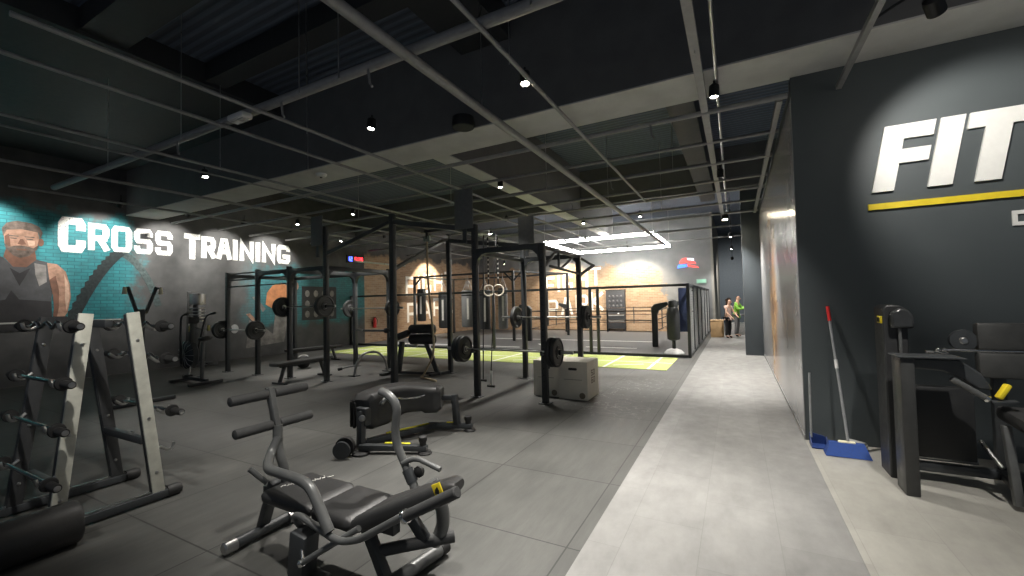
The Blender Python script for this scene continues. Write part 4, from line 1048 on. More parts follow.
# arch stand
t = thing('arch_stand', 'low grey tubular arch stand on small feet before the green turf', 'dip stand', (-7.6, 7.3, 0))
MB().tube([(-7.72, 6.88, .02), (-7.7, 6.93, .3), (-7.66, 7.08, .5), (-7.58, 7.45, .5), (-7.53, 7.64, .3), (-7.52, 7.7, .02)], .028, 12, .15).build('arch', M('silver_tube', (.35, .35, .34), .35, .8), t)
for x, y in ((-7.72, 6.87), (-7.52, 7.71)):
    MB().bx(x-.11, x+.11, y-.08, y+.08, 0, .022, .008).build('foot', frame_black, t)
MB().cyl((-7.72, 6.9, .24), (-7.98, 6.72, .17), .016).build('side_peg', steel, t)
MB().lathe((-7.95, 6.74, .18), (-.26, -.18, -.07), [(.03, 0), (.035, .01), (.035, .09), (.025, .1)]).build('peg_grip', rubber, t)

# climbing rope
t = thing('climbing_rope', 'thick beige climbing rope hanging from the right rack, its end bent on the floor', 'climbing rope', (-5.75, 7.1, 3.0))
MB().tube([(-5.76, 7.1, 3.0), (-5.76, 7.1, 2.2), (-5.68, 7.1, 1.4), (-5.62, 7.1, .8), (-5.66, 7.12, .5), (-6.0, 7.2, .06), (-6.08, 7.2, .025), (-5.8, 7.1, .022), (-5.48, 6.98, .022)], .022, 10, .1).build('rope', rope_m, t)
MB().lathe((-5.76, 7.1, 2.98), (0, 0, 1), [(.03, 0), (.03, .14), (.02, .15)]).build('rope_cap', dark_fit, t)
MB().box((-5.76, 7.1, 2.98), (.16, .05, .12), None, .01).build('rope_bracket', M('bracket_green', (.3, .36, .3), .5), t)
MB().bar((-5.9, 7.1, 3.14), (-4.7, 7.1, 3.14), .06, .06, .006).build('hanger_beam', frame_black, rr)
# gym rings
def gym_ring(x, y, z, label):
    t = thing('gym_ring', label, 'gym ring', (x, y, z), 'gym rings')
    b_ = MB(); b_.tube([(x+.115*math.cos(a)*.85, y+.115*math.cos(a)*.5, z+.115*math.sin(a)) for a in [2*PI*k/28 for k in range(28)]], .016, 10, closed=True); b_.build('ring', ring_m, t)
    MB().bar((x, y, z+.1), (x, y, 3.03), .03, .004).build('strap', strap_m, t)
    for q in range(9):
        MB().bx(x-.016, x+.016, y-.004, y+.004, z+.25+q*.1, z+.285+q*.1).build('strap_mark', strap_w, t)
gym_ring(-4.74, 7.9, 1.86, 'left wooden gym ring hanging in the right power rack')
gym_ring(-4.5, 7.9, 1.86, 'right wooden gym ring hanging in the right power rack')
t = thing('suspension_strap', 'dark suspension strap hanging to the floor with a white lower loop inside the right rack', 'suspension trainer', (-4.15, 6.95, 0))
MB().bar((-4.17, 6.98, .3), (-4.3, 7.5, 3.0), .02, .006).build('strap', strap_m, t)
MB().bar((-4.16, 6.96, .03), (-4.17, 6.98, .3), .045, .02, .004).build('lower_loop', strap_w, t, label='white lower loop')
MB().cyl((-4.24, 6.95, .02), (-4.08, 6.95, .02), .02).build('handle', rubber, t)
t = thing('suspension_strap', 'thin black strap hanging straight down beside the white looped strap', 'suspension trainer', (-4.55, 7.3, 0))
MB().bar((-4.55, 7.3, .06), (-4.6, 7.5, 3.0), .025, .006).build('strap', strap_m, t)
MB().cyl((-4.62, 7.3, .04), (-4.48, 7.3, .04), .022).build('handle', rubber, t)

# back extension machine behind the thick post
_b0 = len(bpy.data.objects); t = thing('back_extension', 'black back extension machine with bulky pads behind the thick middle rack post', 'exercise machine', (-6.0, 7.5, 0))
MB().bar((-6.75, 7.4, .05), (-5.5, 7.7, .05), .08, .06, .006).build('base', frame_black, t)
MB().bar((-5.6, 7.45, .04), (-5.5, 8.05, .04), .09, .05, .006).build('rear_foot', frame_black, t)
MB().bar((-6.7, 7.1, .04), (-6.75, 7.75, .04), .09, .05, .006).build('front_foot', frame_black, t)
MB().bar((-5.58, 7.7, .06), (-5.95, 7.62, 1.0), .09, .1, .008).build('upright', frame_black, t)
MB().bar((-6.5, 7.45, .06), (-6.4, 7.47, .75), .09, .1, .008).build('upright', frame_black, t)
for k, (x, z, l) in enumerate(((-5.98, 1.02, .5), (-5.98, .8, .5))):
    MB().lathe((x-.25, 7.55, z), (1, .12, .02), [(.06, 0), (.1, .01), (.115, .03), (.115, l+.1), (.1, l+.13), (.06, l+.14)], 20).build('hip_pad', vinyl, t)
b_ = MB(); b_.bar((-6.65, 7.42, .8), (-6.15, 7.5, .98), .34, .12, .03); b_.build('thigh_pad', vinyl, t)
MB().cyl((-6.1, 7.4, .93), (-5.6, 7.45, .95), .014).build('chrome_bar', chrome, t)
MB().cyl((-6.6, 7.45, 1.0), (-7.5, 7.35, 1.0), .025).build('long_arm', frame_black, t)
MB().lathe((-6.75, 7.44, 1.0), (-1, -.1, 0), [(.05, 0), (.06, .02), (.06, .12), (.05, .14)]).build('arm_roller', foam, t)
MB().cyl((-6.2, 7.4, .68), (-5.9, 7.4, .68), .02).build('grip_bar', steel, t)

t.location.x -= .38; t.location.y -= .05
# air bike
t = thing('air_bike', 'black air bike with a caged fan facing the left wall', 'exercise bike', (-10.4, 4.95, 0))
MB().bar((-9.95, 4.6, .04), (-9.95, 5.25, .04), .08, .06, .01).build('rear_stabilizer', frame_black, t)
MB().bar((-10.95, 4.7, .04), (-10.95, 5.3, .04), .08, .06, .01).build('front_stabilizer', frame_black, t)
MB().bar((-9.95, 4.95, .08), (-10.95, 4.98, .1), .07, .07, .008).build('spine', frame_black, t)
MB().lathe((-10.7, 4.86, .6), (0, 1, 0), [(.05, 0), (.24, .01), (.3, .05), (.3, .15), (.24, .19), (.05, .2)], 28).build('fan_cage', frame_black, t)
for k in range(14):
    a = 2*PI*k/14
    MB().tube([(-10.7+.06*math.cos(a), 4.855, .6+.06*math.sin(a)), (-10.7+.24*math.cos(a), 4.862, .6+.24*math.sin(a)), (-10.7+.3*math.cos(a), 4.91, .6+.3*math.sin(a))], .005, 6).build('cage_wire', steel, t)
MB().lathe((-10.7, 4.84, .6), (0, 1, 0), [(.03, 0), (.06, .01), (.06, .02)]).build('fan_hub', steel, t)
MB().bar((-10.15, 4.95, .1), (-10.2, 5.0, .88), .05, .06, .006).build('seat_post', frame_grey, t)
b_ = MB()
b_.loft([[V((-10.2+dx, 5.0+w*c, .95+h*s+dz)) for c, s in circ(14)] for dx, w, h, dz in ((-.17, .02, .02, 0), (-.14, .04, .035, 0), (0, .07, .045, 0), (.08, .12, .05, .01), (.14, .12, .045, .02), (.17, .06, .03, .02))])
b_.build('saddle', vinyl, t)
MB().bar((-10.62, 4.96, .5), (-10.55, 4.96, 1.3), .06, .08, .008).build('mast', frame_black, t)
MB().box((-10.5, 4.96, 1.36), (.06, .2, .14), None, .015).build('console', dark_fit, t)
for s in (-1, 1):
    MB().tube([(-10.72, 4.96+s*.14, .42), (-10.62, 4.96+s*.2, 1.0), (-10.5, 4.96+s*.24, 1.45), (-10.25, 4.96+s*.26, 1.5)], .02, 10, .12).build('lever_arm', frame_black, t)
    MB().lathe((-10.3, 4.96+s*.26, 1.49), (1, 0, .1), [(.02, 0), (.026, .01), (.026, .13), (.015, .14)]).build('grip', foam, t)
    MB().cyl((-10.42, 4.96+s*.1, .36), (-10.3, 4.96+s*.18, .3+.1*s), .015).build('crank', steel, t)
    MB().box((-10.28, 4.96+s*.2, .3+.1*s), (.12, .1, .03), None, .006).build('pedal', rubber, t)
# tall trainer by the wall
t = thing('ski_trainer', 'tall black trainer by the left wall with a shiny silver drum on top', 'exercise machine', (-13.6, 6.5, 0))
MB().bar((-13.6, 6.3, .08), (-13.6, 6.3, 2.1), .05, .08, .008).build('side_rail', frame_grey, t)
MB().bar((-13.7, 6.52, .1), (-13.7, 6.52, 1.95), .12, .1, .01).build('column', frame_black, t)
MB().lathe((-13.6, 6.5, 1.72), (0, 0, 1), [(.1, 0), (.2, .01), (.205, .03), (.205, .29), (.2, .31), (.1, .32)], 28).build('drum', steel, t)
for k in range(5): MB().lathe((-13.6, 6.5, 1.24+.09*k), (0, 0, 1), [(.17, 0), (.2, .01), (.2, .03), (.17, .04)], 24).build('fin', steel, t)
MB().box((-13.45, 6.5, 1.52), (.05, .07, .26), None, .01).build('display', white_pl, t)
MB().box((-13.6, 6.5, .6), (.3, .42, .9), None, .03).build('body', frame_black, t)
for y in (6.27, 6.74): MB().box((-13.46, y, 1.05), (.05, .06, .16), None, .01).build('accent', M('dull_yellow', (.4, .36, .1), .5), t)
MB().bx(-13.85, -13.1, 6.2, 6.8, 0, .08, .01).build('base', frame_black, t)
# ------------------------------------------------------------------ machine bay on the right
t = thing('weight_machine', 'black seated weight machine with a round topped tower against the dark wall', 'exercise machine', (1.5, 4.8, 0))
def arch_tower(x0, x1, y0, y1, h, nm, mat):
    r = (x1-x0)/2*.9
    prof = [(x0, 0), (x1, 0), (x1, h-r)]+[((x0+x1)/2+(x1-x0)/2*math.cos(a), h-r+r*math.sin(a)) for a in [PI/2*k/6 for k in range(1, 7)]]+[(x0+.03, h), (x0, h-.03)]
    return MB().prism(prof, lambda u, v, d: (u, y0+d, v), y1-y0).build(nm, mat, t, .012)
arch_tower(1.135, 1.30, 4.82, 5.1, 1.5, 'tower', M('tower_shell', (.03, .031, .032), .45))
MB().prism([(1.17, 1.3), (1.325, 1.3), (1.325, 1.4), (1.29, 1.46), (1.23, 1.475), (1.17, 1.44)], lambda u, v, d: (u, 4.75+d, v), .07).build('tower_hood', M('hood_gloss', (.04, .042, .043), .22), t, .02)
MB().box((1.128, 4.9, 1.37), (.014, .11, .065), None, .005).build('badge', yellow, t, label='yellow badge')
b_ = MB()
for k in range(3): b_.bx(1.117, 1.1205, 4.868+.024*k, 4.882+.024*k, 1.35, 1.39)
b_.build('badge_mark', dark_fit, t)
MB().cyl((1.235, 4.79, .05), (1.235, 4.79, 1.3), .012).build('guide_rod', frame_grey, t)
MB().bx(1.135, 1.225, 4.44, 4.66, 0, 1.09, .012).build('side_slab', M('slab_grey', (.045, .046, .045), .4), t)
MB().bx(1.12, 1.52, 4.42, 4.68, 1.088, 1.1, .003).build('top_tray', frame_black, t, .003)
MB().prism([(1.2, 1.08), (1.5, 1.08), (1.62, .98), (1.68, .86), (1.6, .86), (1.52, .93), (1.4, .985), (1.2, 1.0)], lambda u, v, d: (u, 4.5+d, v), .12).build('swing_arm', frame_black, t, .012)
MB().cyl((1.45, 4.5, .93), (1.64, 4.5, .795), .022).build('lever', frame_grey, t)
MB().lathe((1.63, 4.5, .80), (.19, 0, -.135), [(.026, 0), (.028, .02), (.02, .03)]).build('lever_cap', chrome, t)
MB().bar((1.70, 4.5, .80), (1.765, 4.52, .905), .05, .035, .012).build('yellow_grip', yellow, t, label='yellow grip')
MB().bar((1.66, 4.5, .77), (1.8, 4.5, .785), .06, .02, .005).build('grip_plate', frame_black, t)
MB().bx(1.25, 2.2, 4.84, 4.92, .09, .16, .008).build('base_rail', frame_black, t)
MB().bx(1.3, 1.72, 4.9, 4.97, .17, .215, .006).build('weight_rail', steel, t)
MB().bx(1.3, 1.70, 4.86, 4.97, .2, .8, .01).build('shroud', M('shroud_black', (.02, .021, .022), .55), t)
MB().box((1.86, 4.84, 1.235), (.29, .09, .22), Matrix.Rotation(-.06, 3, 'X'), .02).build('back_pad', vinyl_grey, t)
MB().box((1.85, 4.82, 1.005), (.28, .09, .2), Matrix.Rotation(-.06, 3, 'X'), .02).build('back_pad', vinyl_grey, t)
MB().cyl((1.50, 4.82, 1.12), (2.05, 4.82, 1.12), .014).build('cross_rod', chrome, t)
MB().cyl((1.38, 4.75, 1.11), (1.52, 4.75, 1.1), .01).build('cross_rod', chrome, t)
for x in (1.45, 1.49): MB().ball((x, 4.72, 1.13), .018, 10, 8).build('rod_knob', chrome, t)
MB().lathe((1.64, 4.86, 1.2), (0, -1, .05), [(.03, 0), (.085, 0), (.09, .02), (.085, .045), (.04, .05)], 24).build('pulley', frame_black, t)
MB().lathe((1.64, 4.808, 1.2), (0, -1, .05), [(.03, 0), (.02, .01)], 14).build('pulley_hub', steel, t)
MB().bar((1.86, 4.92, .12), (1.86, 4.9, 1.3), .08, .06, .008).build('back_post', frame_black, t)
MB().box((1.9, 4.45, .66), (.34, .4, .1), Matrix.Rotation(.08, 3, 'X'), .03).build('seat', vinyl, t)
MB().bar((1.76, 4.46, .04), (1.74, 4.52, .6), .05, .05, .006).build('seat_leg', frame_grey, t)
MB().cyl((1.67, 4.72, .42), (1.71, 4.52, .28), .014).build('seat_pin', steel, t)
MB().bar((1.86, 4.88, .13), (1.84, 4.36, .06), .08, .07, .008).build('seat_rail', frame_black, t)
MB().lathe((1.84, 4.4, .07), (-1, -.2, 0), [(.03, -.04), (.066, -.04), (.07, -.02), (.07, .03), (.06, .05), (.02, .052)], 22).build('foot_roller', rubber, t)
for x in (2.03, 2.04):
    MB().ball((x, 4.76, 1.12-.07*(x > 2.035)), .02, 10, 8).build('rod_knob', chrome, t)

# broom, dustpan
t = thing('broom', 'blue broom with grey handle and red grip leaning on the dark wall', 'broom', (.93, 5.35, 0))
MB().cyl((.945, 5.36, .1), (.873, 5.66, 1.47), .013, n=12).build('handle', M('grey_tube', (.4, .41, .42), .35, .4), t)
MB().cyl((.881, 5.627, 1.32), (.873, 5.66, 1.475), .017, n=12).build('grip', red_pl, t, label='red grip')
MB().cyl((.907, 5.52, .83), (.902, 5.54, .92), .016, n=12).build('handle_sleeve', white_pl, t)
MB().bar((.86, 5.36, .115), (1.0, 5.36, .115), .05, .03, .01).build('head_block', cream_pl, t)
MB().prism([(.735, .01), (1.10, .01), (1.07, .115), (.785, .115)], lambda u, v, d: (u, 5.21+d*(1 if v < .06 else .45)+(0 if v < .06 else .11), v), .15).build('bristles', blue_br, t)
t = thing('dustpan', 'long handled blue dustpan standing in the corner behind the broom', 'dustpan', (.7, 5.5, 0))
MB().prism([(.645, .012), (.8, .012), (.8, .05), (.78, .1), (.66, .13), (.645, .12)], lambda u, v, d: (u, 5.56+d, v), .012).build('pan_back', blue_pl, t)
MB().bx(.645, .8, 5.4, 5.56, .006, .02, .004).build('pan_floor', blue_pl, t)
for x in (.648, .79): MB().prism([(5.41, .01), (5.56, .01), (5.56, .1)], lambda u, v, d: (x+d, u, v), .008).build('pan_side', blue_pl, t)
MB().cyl((.662, 5.56, .08), (.675, 5.6, .76), .011, n=12).build('handle', M('grey_tube_b', (.42, .43, .43), .4, .4), t)
t = thing('floor_tray', 'small grey tray on the floor between the broom and the black tower', 'tray', (1.05, 5.5, 0))
MB().prism([(.99, .006), (1.12, .006), (1.13, .07), (.97, .1)], lambda u, v, d: (u, 5.5+d, v), .1).build('tray_body', M('tray_grey', (.35, .35, .33), .5), t, .006)
MB().bx(.99, 1.12, 5.49, 5.5, .02, .06).build('tray_lip', M('tray_grey_lip', (.5, .5, .48), .5), t)

# ------------------------------------------------------------------ turf strip, ring and cage
t = thing('turf_strip', 'bright green turf strip with white lines in front of the cage', 'turf', (-7, 11, 0))
MB().bx(-12.6, -1.42, 9.95, 12.1, 0, .012, .004).build('turf_mat', turf_m, t)
MB().bx(-12.6, -1.42, 11.0, 11.05, .012, .0145).build('turf_line', line_m, t)
for x in (-1.83, -2.85, -4.4, -5.9, -7.4, -8.9, -10.4, -11.9): MB().bx(x-.03, x+.03, 9.97, 12.08, .012, .0148).build('turf_line', line_m, t)
for x in (-2.35, -5.1, -8.1): MB().bar((x-.35, 10.3, .0134), (x+.3, 10.7, .0134), .05, .003).build('turf_line', line_m, t)

cg = thing('cage_fence', 'black steel cage fence around the ring with wire mesh side beside the walkway', 'fence', (-7, 16, 0))
CX = -1.14; CYf = 12.3
def cpost(x, y, w=.08): MB().bar((x, y, 0), (x, y, 2.0), w, w, .006).build('post', frame_black, cg)
for x in (CX, -3.63, -3.86, -7.2, -10.6, -13.93): cpost(x, CYf)
def rail(a, b): MB().bar(a, b, .06, .07, .005).build('rail', frame_black, cg)
fx = [CX, -3.63, -3.86, -7.2, -10.6, -13.93]
for a, b in zip(fx[:-1], fx[1:]):
    rail((a, CYf, 1.96), (b, CYf, 1.96)); rail((a, CYf, .04), (b, CYf, .04))
sy = [CYf, 13.7, 15.2, 16.8, 18.6, 20.2, 21.75]
for y in sy[1:]: cpost(CX, y, .07)
for a, b in zip(sy[:-1], sy[1:]):
    rail((CX, a, 1.96), (CX, b, 1.96)); rail((CX, a, .04), (CX, b, .04))
    w_m = MB(); n_ = int((b-a)/.07)
    for k in range(1, n_): w_m.tube([(CX, a+(b-a)*k/n_, .06), (CX, a+(b-a)*k/n_, 1.94)], .004, 4, cap=False)
    for k in range(1, 27): w_m.tube([(CX, a, .06+.07*k), (CX, b, .06+.07*k)], .004, 4, cap=False)
    w_m.build('wire_mesh', M('mesh_wire', (.5, .51, .52), .4, .5), cg)
struct(MB().bx(-13.9, CX-.05, CYf+.05, BY-.01, 0, .008), 'floor', cage_floor_m, 'grey mat inside the cage')
struct(MB().bx(-4.6, -2.9, 14.0, 14.12, .008, .011), 'trim_10', line_m, 'short white floor line inside the cage')
struct(MB().bx(-9.5, -2.7, 16.3, 16.42, .008, .011), 'trim_11', line_m, 'long white floor line inside the cage')
struct(MB().bx(-12.5, -6.8, 13.3, 13.42, .008, .011), 'trim_12', line_m, 'white floor line before the heavy bags')
struct(MB().bar((-5.6, 13.2, .01), (-6.6, 14.6, .01), .1, .004), 'trim_13', line_m, 'slanting white floor line in the cage')
rg = thing('boxing_ring', 'floor level boxing ring with black corner pads and dark ropes under the light frame', 'boxing ring', (-4.9, 17.6, 0))
CN = [(-2.42, 14.73, 1), (-7.46, 15.6, -1), (-7.7, 20.6, -1), (-2.6, 20.6, 1)]
for x, y, s in CN:
    MB().bx(x-.09, x+.09, y-.09, y+.09, .008, 1.2, .03).build('corner_pad', frame_black, rg)
    MB().prism([(-.1, 1.12), (.09, 1.05), (.14, 1.2), (.46, 1.4), (.4, 1.5), (.0, 1.42), (-.1, 1.3)], lambda u, v, d: (x+s*u, y-.08+d, v), .16).build('pad_head', frame_black, rg, .015)
for k in range(4):
    a, b = CN[k], CN[(k+1) % 4]
    for z in (.5, .88, 1.2): MB().cyl((a[0], a[1], z), (b[0], b[1], z), .018, n=8).build('rope', M('ring_rope', (.09, .07, .06), .7), rg)
    for f in (.33, .66):
        MB().bar((a[0]+(b[0]-a[0])*f, a[1]+(b[1]-a[1])*f, .45), (a[0]+(b[0]-a[0])*f, a[1]+(b[1]-a[1])*f, 1.24), .04, .04, .008).build('rope_spacer', frame_black, rg)
t = thing('notice_board', 'dark standing board with rows of pale marks against the brick back wall', 'board', (-5.44, 21.6, 0))
MB().bx(-5.92, -4.96, 21.55, 21.75, .12, 2.08, .01).build('board', M('board_slate', (.04, .043, .05), .5), t)
MB().bx(-5.95, -4.93, 21.53, 21.77, 2.08, 2.12, .005).build('board_top', dark_fit, t)
for x in (-5.85, -5.03): MB().bx(x-.04, x+.04, 21.5, 21.78, 0, .12).build('foot', dark_fit, t)
for z in (1.0, .78, .5): MB().bx(-5.86, -5.02, 21.535, 21.55, z, z+.05).build('shelf_edge', M('shelf_grey', (.3, .3, .3), .5), t)
for r in range(3):
    for k in range(4): MB().ball((-5.74+.2*k, 21.56, 1.28+.24*r), (.06, .05, .08), 10, 8).build('wall_mark', M('board_mark', (.11, .11, .12), .6), t)
MB().ball((-5.3, 21.55, .89), (.05, .03, .04), 10, 8).build('white_item', white_pl, t)

bg = thing('bag_frame', 'dark steel frame carrying the row of heavy bags inside the cage', 'bag frame', (-10.6, 16, 0))
for x, y in ((-13.35, 15.5), (-8.12, 15.5), (-13.35, 18.6), (-6.9, 18.6)): MB().bar((x, y, .01), (x, y, 2.9), .1, .1, .006).build('post', frame_black, bg)
for a, b in (((-13.35, 15.5, 2.86), (-8.12, 15.5, 2.86)), ((-13.35, 18.6, 2.86), (-6.9, 18.6, 2.86)), ((-13.35, 15.5, 2.86), (-13.35, 18.6, 2.86)), ((-8.12, 15.5, 2.86), (-6.9, 18.6, 2.86))): MB().bar(a, b, .08, .08, .006).build('beam', frame_black, bg)
for x, s in ((-13.35, 1), (-8.12, -1), (-8.12, 1)): MB().bar((x, 15.5, 2.45), (x+s*.4, 15.5, 2.84), .06, .06, .005).build('corner_brace', frame_black, bg)
def heavy_bag(x, y, zb, zt, r, mat, label):
    t = thing('heavy_bag', label, 'punching bag', (x, y, zb), 'heavy bags in the cage')
    MB().lathe((x, y, zb), (0, 0, 1), [(r*.6, 0), (r*.93, .02), (r, .07), (r, zt-zb-.05), (r*.95, zt-zb-.01), (r*.6, zt-zb)], 26).build('bag_body', mat, t)
    MB().lathe((x, y, zt-.25), (0, 0, 1), [(r+.002, 0), (r+.006, .01), (r+.006, .06), (r+.002, .07)], 26).build('bag_band', dark_fit, t)
    for k in range(4):
        a = PI/4+PI/2*k
        MB().cyl((x+r*.8*math.cos(a), y+r*.8*math.sin(a), zt-.02), (x, y, min(2.82, zt+.45)), .01, n=6).build('chain', steel, t)
    if zt+.45 < 2.8: MB().cyl((x, y, zt+.45), (x, y, 2.84), .012, n=6).build('hanger', steel, t)
    b_ = MB(); b_.prism([(-.045, zb+.35), (.045, zb+.35), (.045, zt-.35), (-.045, zt-.35)], lambda u, v, d: (x+r*.98*math.sin(.5+u/r*.9)+d*.45, y-r*.98*math.cos(.5+u/r*.9)-d*.8, v), .012); b_.build('side_highlight', M('bag_highlight', (.6, .58, .54), .5), t)  # pale stripe is a highlight painted onto the bag
for x, y, zb, zt, r, mt, l in ((-12.95, 15.5, .8, 2.3, .2, bag_dark, 'leftmost black heavy bag hanging at the left end of the bag frame'),
    (-11.7, 15.5, .5, 2.12, .22, bag_dark, 'second black heavy bag from the left in front of the brick lettering'),
    (-11.05, 16.4, .55, 2.2, .2, bag_grey, 'grey heavy bag just right of the second black bag'),
    (-10.35, 15.5, .55, 2.15, .3, bag_grey, 'widest grey heavy bag in the middle of the row'),
    (-9.5, 15.5, .45, 2.15, .24, bag_dark, 'black heavy bag seen behind the front left post of the right rack'),
    (-8.62, 15.5, .48, 2.2, .2, bag_grey, 'grey heavy bag behind the gym rings'),
    (-7.75, 17.8, .5, 2.2, .2, bag_dark, 'rightmost black heavy bag of the row'),): heavy_bag(x, y, zb, zt, r, mt, l)
t = thing('punching_dummy', 'black freestanding punching bag on a pale base in the cage corner', 'punching bag', (-1.62, 12.95, 0))
MB().lathe((-1.62, 12.95, .008), (0, 0, 1), [(.27, 0), (.28, .03), (.2, .12), (.08, .16)], 26).build('base', M('pale_base', (.5, .5, .5), .5), t)
MB().lathe((-1.62, 12.95, .15), (0, 0, 1), [(.05, 0), (.05, .3)]).build('stem', frame_black, t)
MB().lathe((-1.62, 12.95, .4), (0, 0, 1), [(.1, 0), (.17, .03), (.18, .1), (.18, .75), (.15, .9), (.12, .95), (.13, 1.02), (.11, 1.13), (.03, 1.17)], 26).build('bag_body', bag_dark, t)
t = thing('wall_mat', 'tall navy padded mat hung inside the cage corner', 'mat', (-1.35, 13.6, .6))
MB().bx(-1.5, -1.2, 13.3, 13.42, .62, 1.9, .02).build('pad', navy_mat, t)
for z in (1.8, 1.2): MB().bx(-1.22, -1.1, 13.34, 13.38, z, z+.03).build('hang_strap', strap_m, t)
t = thing('fire_extinguisher', 'small red extinguisher on the far corner of the left wall', 'fire extinguisher', (-13.9, 13.5, .6))
MB().lathe((-13.88, 13.5, .62), (0, 0, 1), [(.06, 0), (.07, .02), (.07, .34), (.04, .41), (.02, .44)], 18).build('cylinder', red_pl, t)
MB().box((-13.88, 13.5, 1.08), (.03, .12, .04), None, .006).build('valve', dark_fit, t)
MB().tube([(-13.86, 13.53, 1.06), (-13.82, 13.6, .95), (-13.84, 13.58, .75)], .012, 8, .03).build('hose', rubber, t)
MB().bx(-14, -13.94, 13.46, 13.54, .8, .86).build('bracket', dark_fit, t)

# ------------------------------------------------------------------ far passage: crate, counter and two people
t = thing('wooden_box', 'plain wooden box on the floor at the end of the cage fence', 'box', (-.72, 19.1, 0))
MB().bx(-.95, -.48, 18.9, 19.4, 0, .66, .008).build('box_body', wood_box, t)
MB().bx(-.965, -.465, 18.885, 19.415, .66, .69, .004).build('lid', wood_box, t)
t = thing('counter', 'low pale counter at the end of the walkway behind the two people', 'counter', (.3, 20.6, 0))
MB().bx(-.3, 1.2, 20.5, 21.0, 0, .5, .01).build('counter_base', M('counter_white', (.5, .5, .5), .5), t)
MB().bx(-.34, 1.24, 20.45, 21.05, .8, .86, .006).build('counter_top', frame_grey, t)
for x in (-.2, 1.1): MB().bx(x-.04, x+.04, 20.7, 20.8, .5, .8).build('counter_leg', frame_grey, t)

def skin_mesh(name, chain, mat, parent, rootv=0, sub=1):
    """chain: list of (x, y, z, radius, parent index)"""
    off = parent.location
    me = bpy.data.meshes.new(name)
    me.from_pydata([(c[0]-off.x, c[1]-off.y, c[2]-off.z) for c in chain], [(i, c[4]) for i, c in enumerate(chain) if c[4] is not None], [])
    ob = bpy.data.objects.new(name, me); COL.objects.link(ob); ob.parent = parent
    me.materials.append(mat)
    md = ob.modifiers.new('skin', 'SKIN'); md.use_smooth_shade = True
    for i, c in enumerate(chain):
        sv = me.skin_vertices[0].data[i]
        r = c[3]; sv.radius = r if isinstance(r, tuple) else (r, r); sv.use_root = (i == rootv)
    s2 = ob.modifiers.new('sub', 'SUBSURF'); s2.levels = sub; s2.render_levels = sub
    return ob

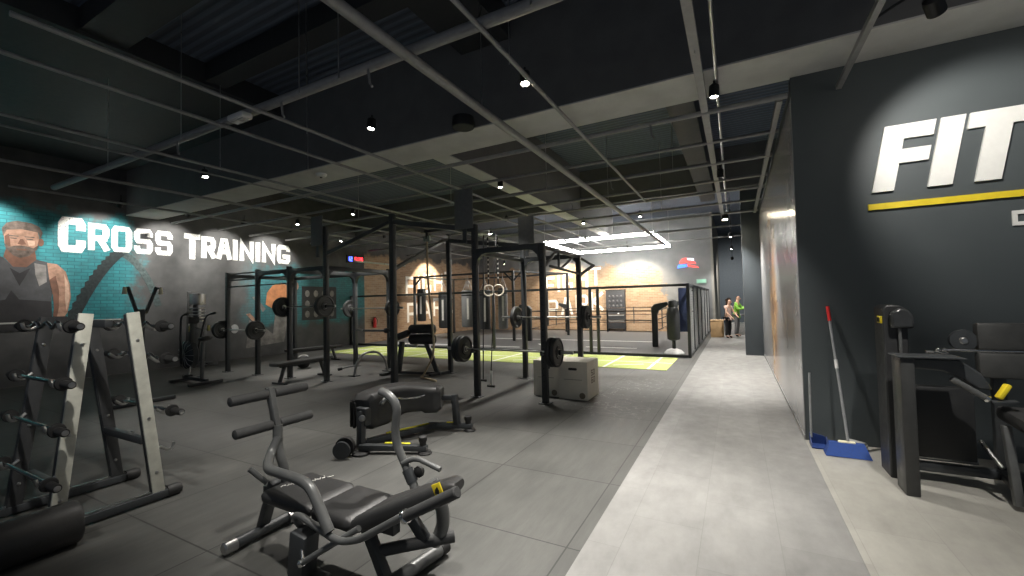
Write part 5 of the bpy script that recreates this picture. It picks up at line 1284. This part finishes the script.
def person(loc, face, H, label, arms, lean, top_m, leg_m, hair_m, shoe_m, long_hair, sleeves):
    """face: heading of the person (unit vector); arms: list of two (elbow, hand) offsets in (side, forward, up)"""
    t = thing('person', label, 'person', (loc[0], loc[1], 0))
    f = V((face[0], face[1], 0)).normalized(); sd = V((f.y, -f.x, 0)); k = H/1.75
    o = V((loc[0], loc[1], 0))
    def W(s, fw, u): return o+sd*s*k+f*(fw)*k+V((0, 0, u*k))
    L = lambda u: lean*max(0, (u-.92))     # forward lean grows up the trunk
    ch = []
    def ad(p, r, par): ch.append((p.x, p.y, p.z, r*k if not isinstance(r, tuple) else (r[0]*k, r[1]*k), par)); return len(ch)-1
    pel = ad(W(0, L(.95), .95), (.14, .11), None)
    wa = ad(W(0, L(1.12), 1.12), (.12, .095), pel); chs = ad(W(0, L(1.32), 1.32), (.15, .11), wa)
    nk = ad(W(0, L(1.47)+.01, 1.48), .055, chs); jw = ad(W(0, L(1.55)+.03, 1.57), .075, nk)
    hd = ad(W(0, L(1.62)+.03, 1.66), .085, jw); tp = ad(W(0, L(1.7)+.02, 1.73), .06, hd)
    legp = []; armp = []
    for s in (-1, 1):
        hip = ad(W(s*.09, L(.95), .88), .088, pel); kn = ad(W(s*.1, .03, .5), .058, hip); an = ad(W(s*.1, -.02, .09), .04, kn); toe = ad(W(s*.11, .14, .04), .035, an)
        legp.append((hip, kn, an, toe))
        sh = ad(W(s*.17, L(1.4), 1.41), .055, chs); e_, h_ = arms[0 if s < 0 else 1]
        el = ad(W(s*.17+e_[0], L(1.4)+e_[1], 1.41+e_[2]), .042, sh); wr = ad(W(s*.17+h_[0], L(1.4)+h_[1], 1.41+h_[2]), .03, el)
        dr = (V(ch[wr][:3])-V(ch[el][:3])).normalized(); up = V((0, 0, 1)); sdv = dr.cross(up); sdv = sdv.normalized() if sdv.length > .1 else sd
        pm = V(ch[wr][:3])+dr*.06*k; pa = ad(pm, (.034, .018), wr)
        for q in range(4): ad(pm+dr*(.085-.008*abs(q-1))*k+sdv*(q-1.5)*.019*k-up*.012*k, .009, pa)
        ad(V(ch[wr][:3])+dr*.07*k+sdv*.05*k, .01, wr)
        armp.append((sh, el, wr))
    skin_mesh('body', ch, skin_l, t)
    def g(i, r, par): c = ch[i]; return (c[0], c[1], c[2], r*k if not isinstance(r, tuple) else (r[0]*k, r[1]*k), par)
    tc = [g(pel, (.165, .135), None), g(wa, (.14, .115), 0), g(chs, (.172, .13), 1)]
    for sh, el, wr in armp:
        tc.append(g(sh, .072, 2)); a = len(tc)-1
        if sleeves:
            tc.append(g(el, .058, a)); tc.append(g(wr, .042, a+1))
        else:
            m_ = V(ch[sh][:3]).lerp(V(ch[el][:3]), .45); tc.append((m_.x, m_.y, m_.z, .06*k, a))
    c_ = ch[pel]; tc.append((c_[0], c_[1], c_[2]-.1*k, .165*k, 0))
    skin_mesh('top', tc, top_m, t)
    lc = [g(pel, (.155, .125), None)]
    for hip, kn, an, toe in legp:
        lc.append(g(hip, .103, 0)); a = len(lc)-1; lc.append(g(kn, .075, a)); lc.append(g(an, .058, a+1))
    skin_mesh('trousers', lc, leg_m, t)
    for hip, kn, an, toe in legp:
        a, b = V(ch[an][:3]), V(ch[toe][:3])
        skin_mesh('shoe', [(a.x, a.y, a.z-.03*k, .05*k, None), ((a.x+b.x)/2, (a.y+b.y)/2, .05*k, .048*k, 0), (b.x, b.y, .045*k, .042*k, 1)], shoe_m, t)
    hc = V(ch[hd][:3])-f*.02*k
    hch = [(hc.x, hc.y, hc.z+.02*k, .1*k, None), (hc.x-f.x*.03*k, hc.y-f.y*.03*k, hc.z+.07*k, .075*k, 0)]
    if long_hair:
        hch += [(hc.x-f.x*.08*k, hc.y-f.y*.08*k, hc.z-.08*k, .075*k, 0), (hc.x-f.x*.1*k, hc.y-f.y*.1*k, hc.z-.26*k, .06*k, 2), (hc.x-f.x*.1*k, hc.y-f.y*.1*k, hc.z-.42*k, .03*k, 3)]
    skin_mesh('hair', hch, hair_m, t)
    hf = V(ch[hd][:3]); hf.z -= .02*k
    for s in (-1, 1): MB().ball(tuple(hf+f*.082*k+sd*s*.033*k+V((0, 0, .012*k))), .012*k, 8, 6).build('eye', dark_fit, t)
    MB().ball(tuple(hf+f*.1*k-V((0, 0, .02*k))), (.014*k, .014*k, .022*k), 8, 6).build('nose', skin_l, t)
    MB().ball(tuple(hf+f*.088*k-V((0, 0, .055*k))), (.024*k, .024*k, .008*k), 8, 6).build('mouth', red_pl, t)
    return t
person((-.32, 18.75), (.8, -.6), 1.52, 'person with brown hair, pale pink top and black trousers beside the wooden box', [((-.06, .1, -.26), (.02, .3, -.4)), ((.05, .08, -.27), (.02, .3, -.46))], .12, cloth_pink, cloth_black, hair_b, cloth_black, True, False)
person((-.02, 19.5), (.95, -.3), 1.66, 'person in a lime green jacket and grey trousers reaching toward the dark pier', [((-.05, .14, -.2), (.02, .38, -.12)), ((.06, .12, -.24), (.0, .36, -.2))], .1, cloth_green, cloth_grey, hair_b, cloth_black, False, True)
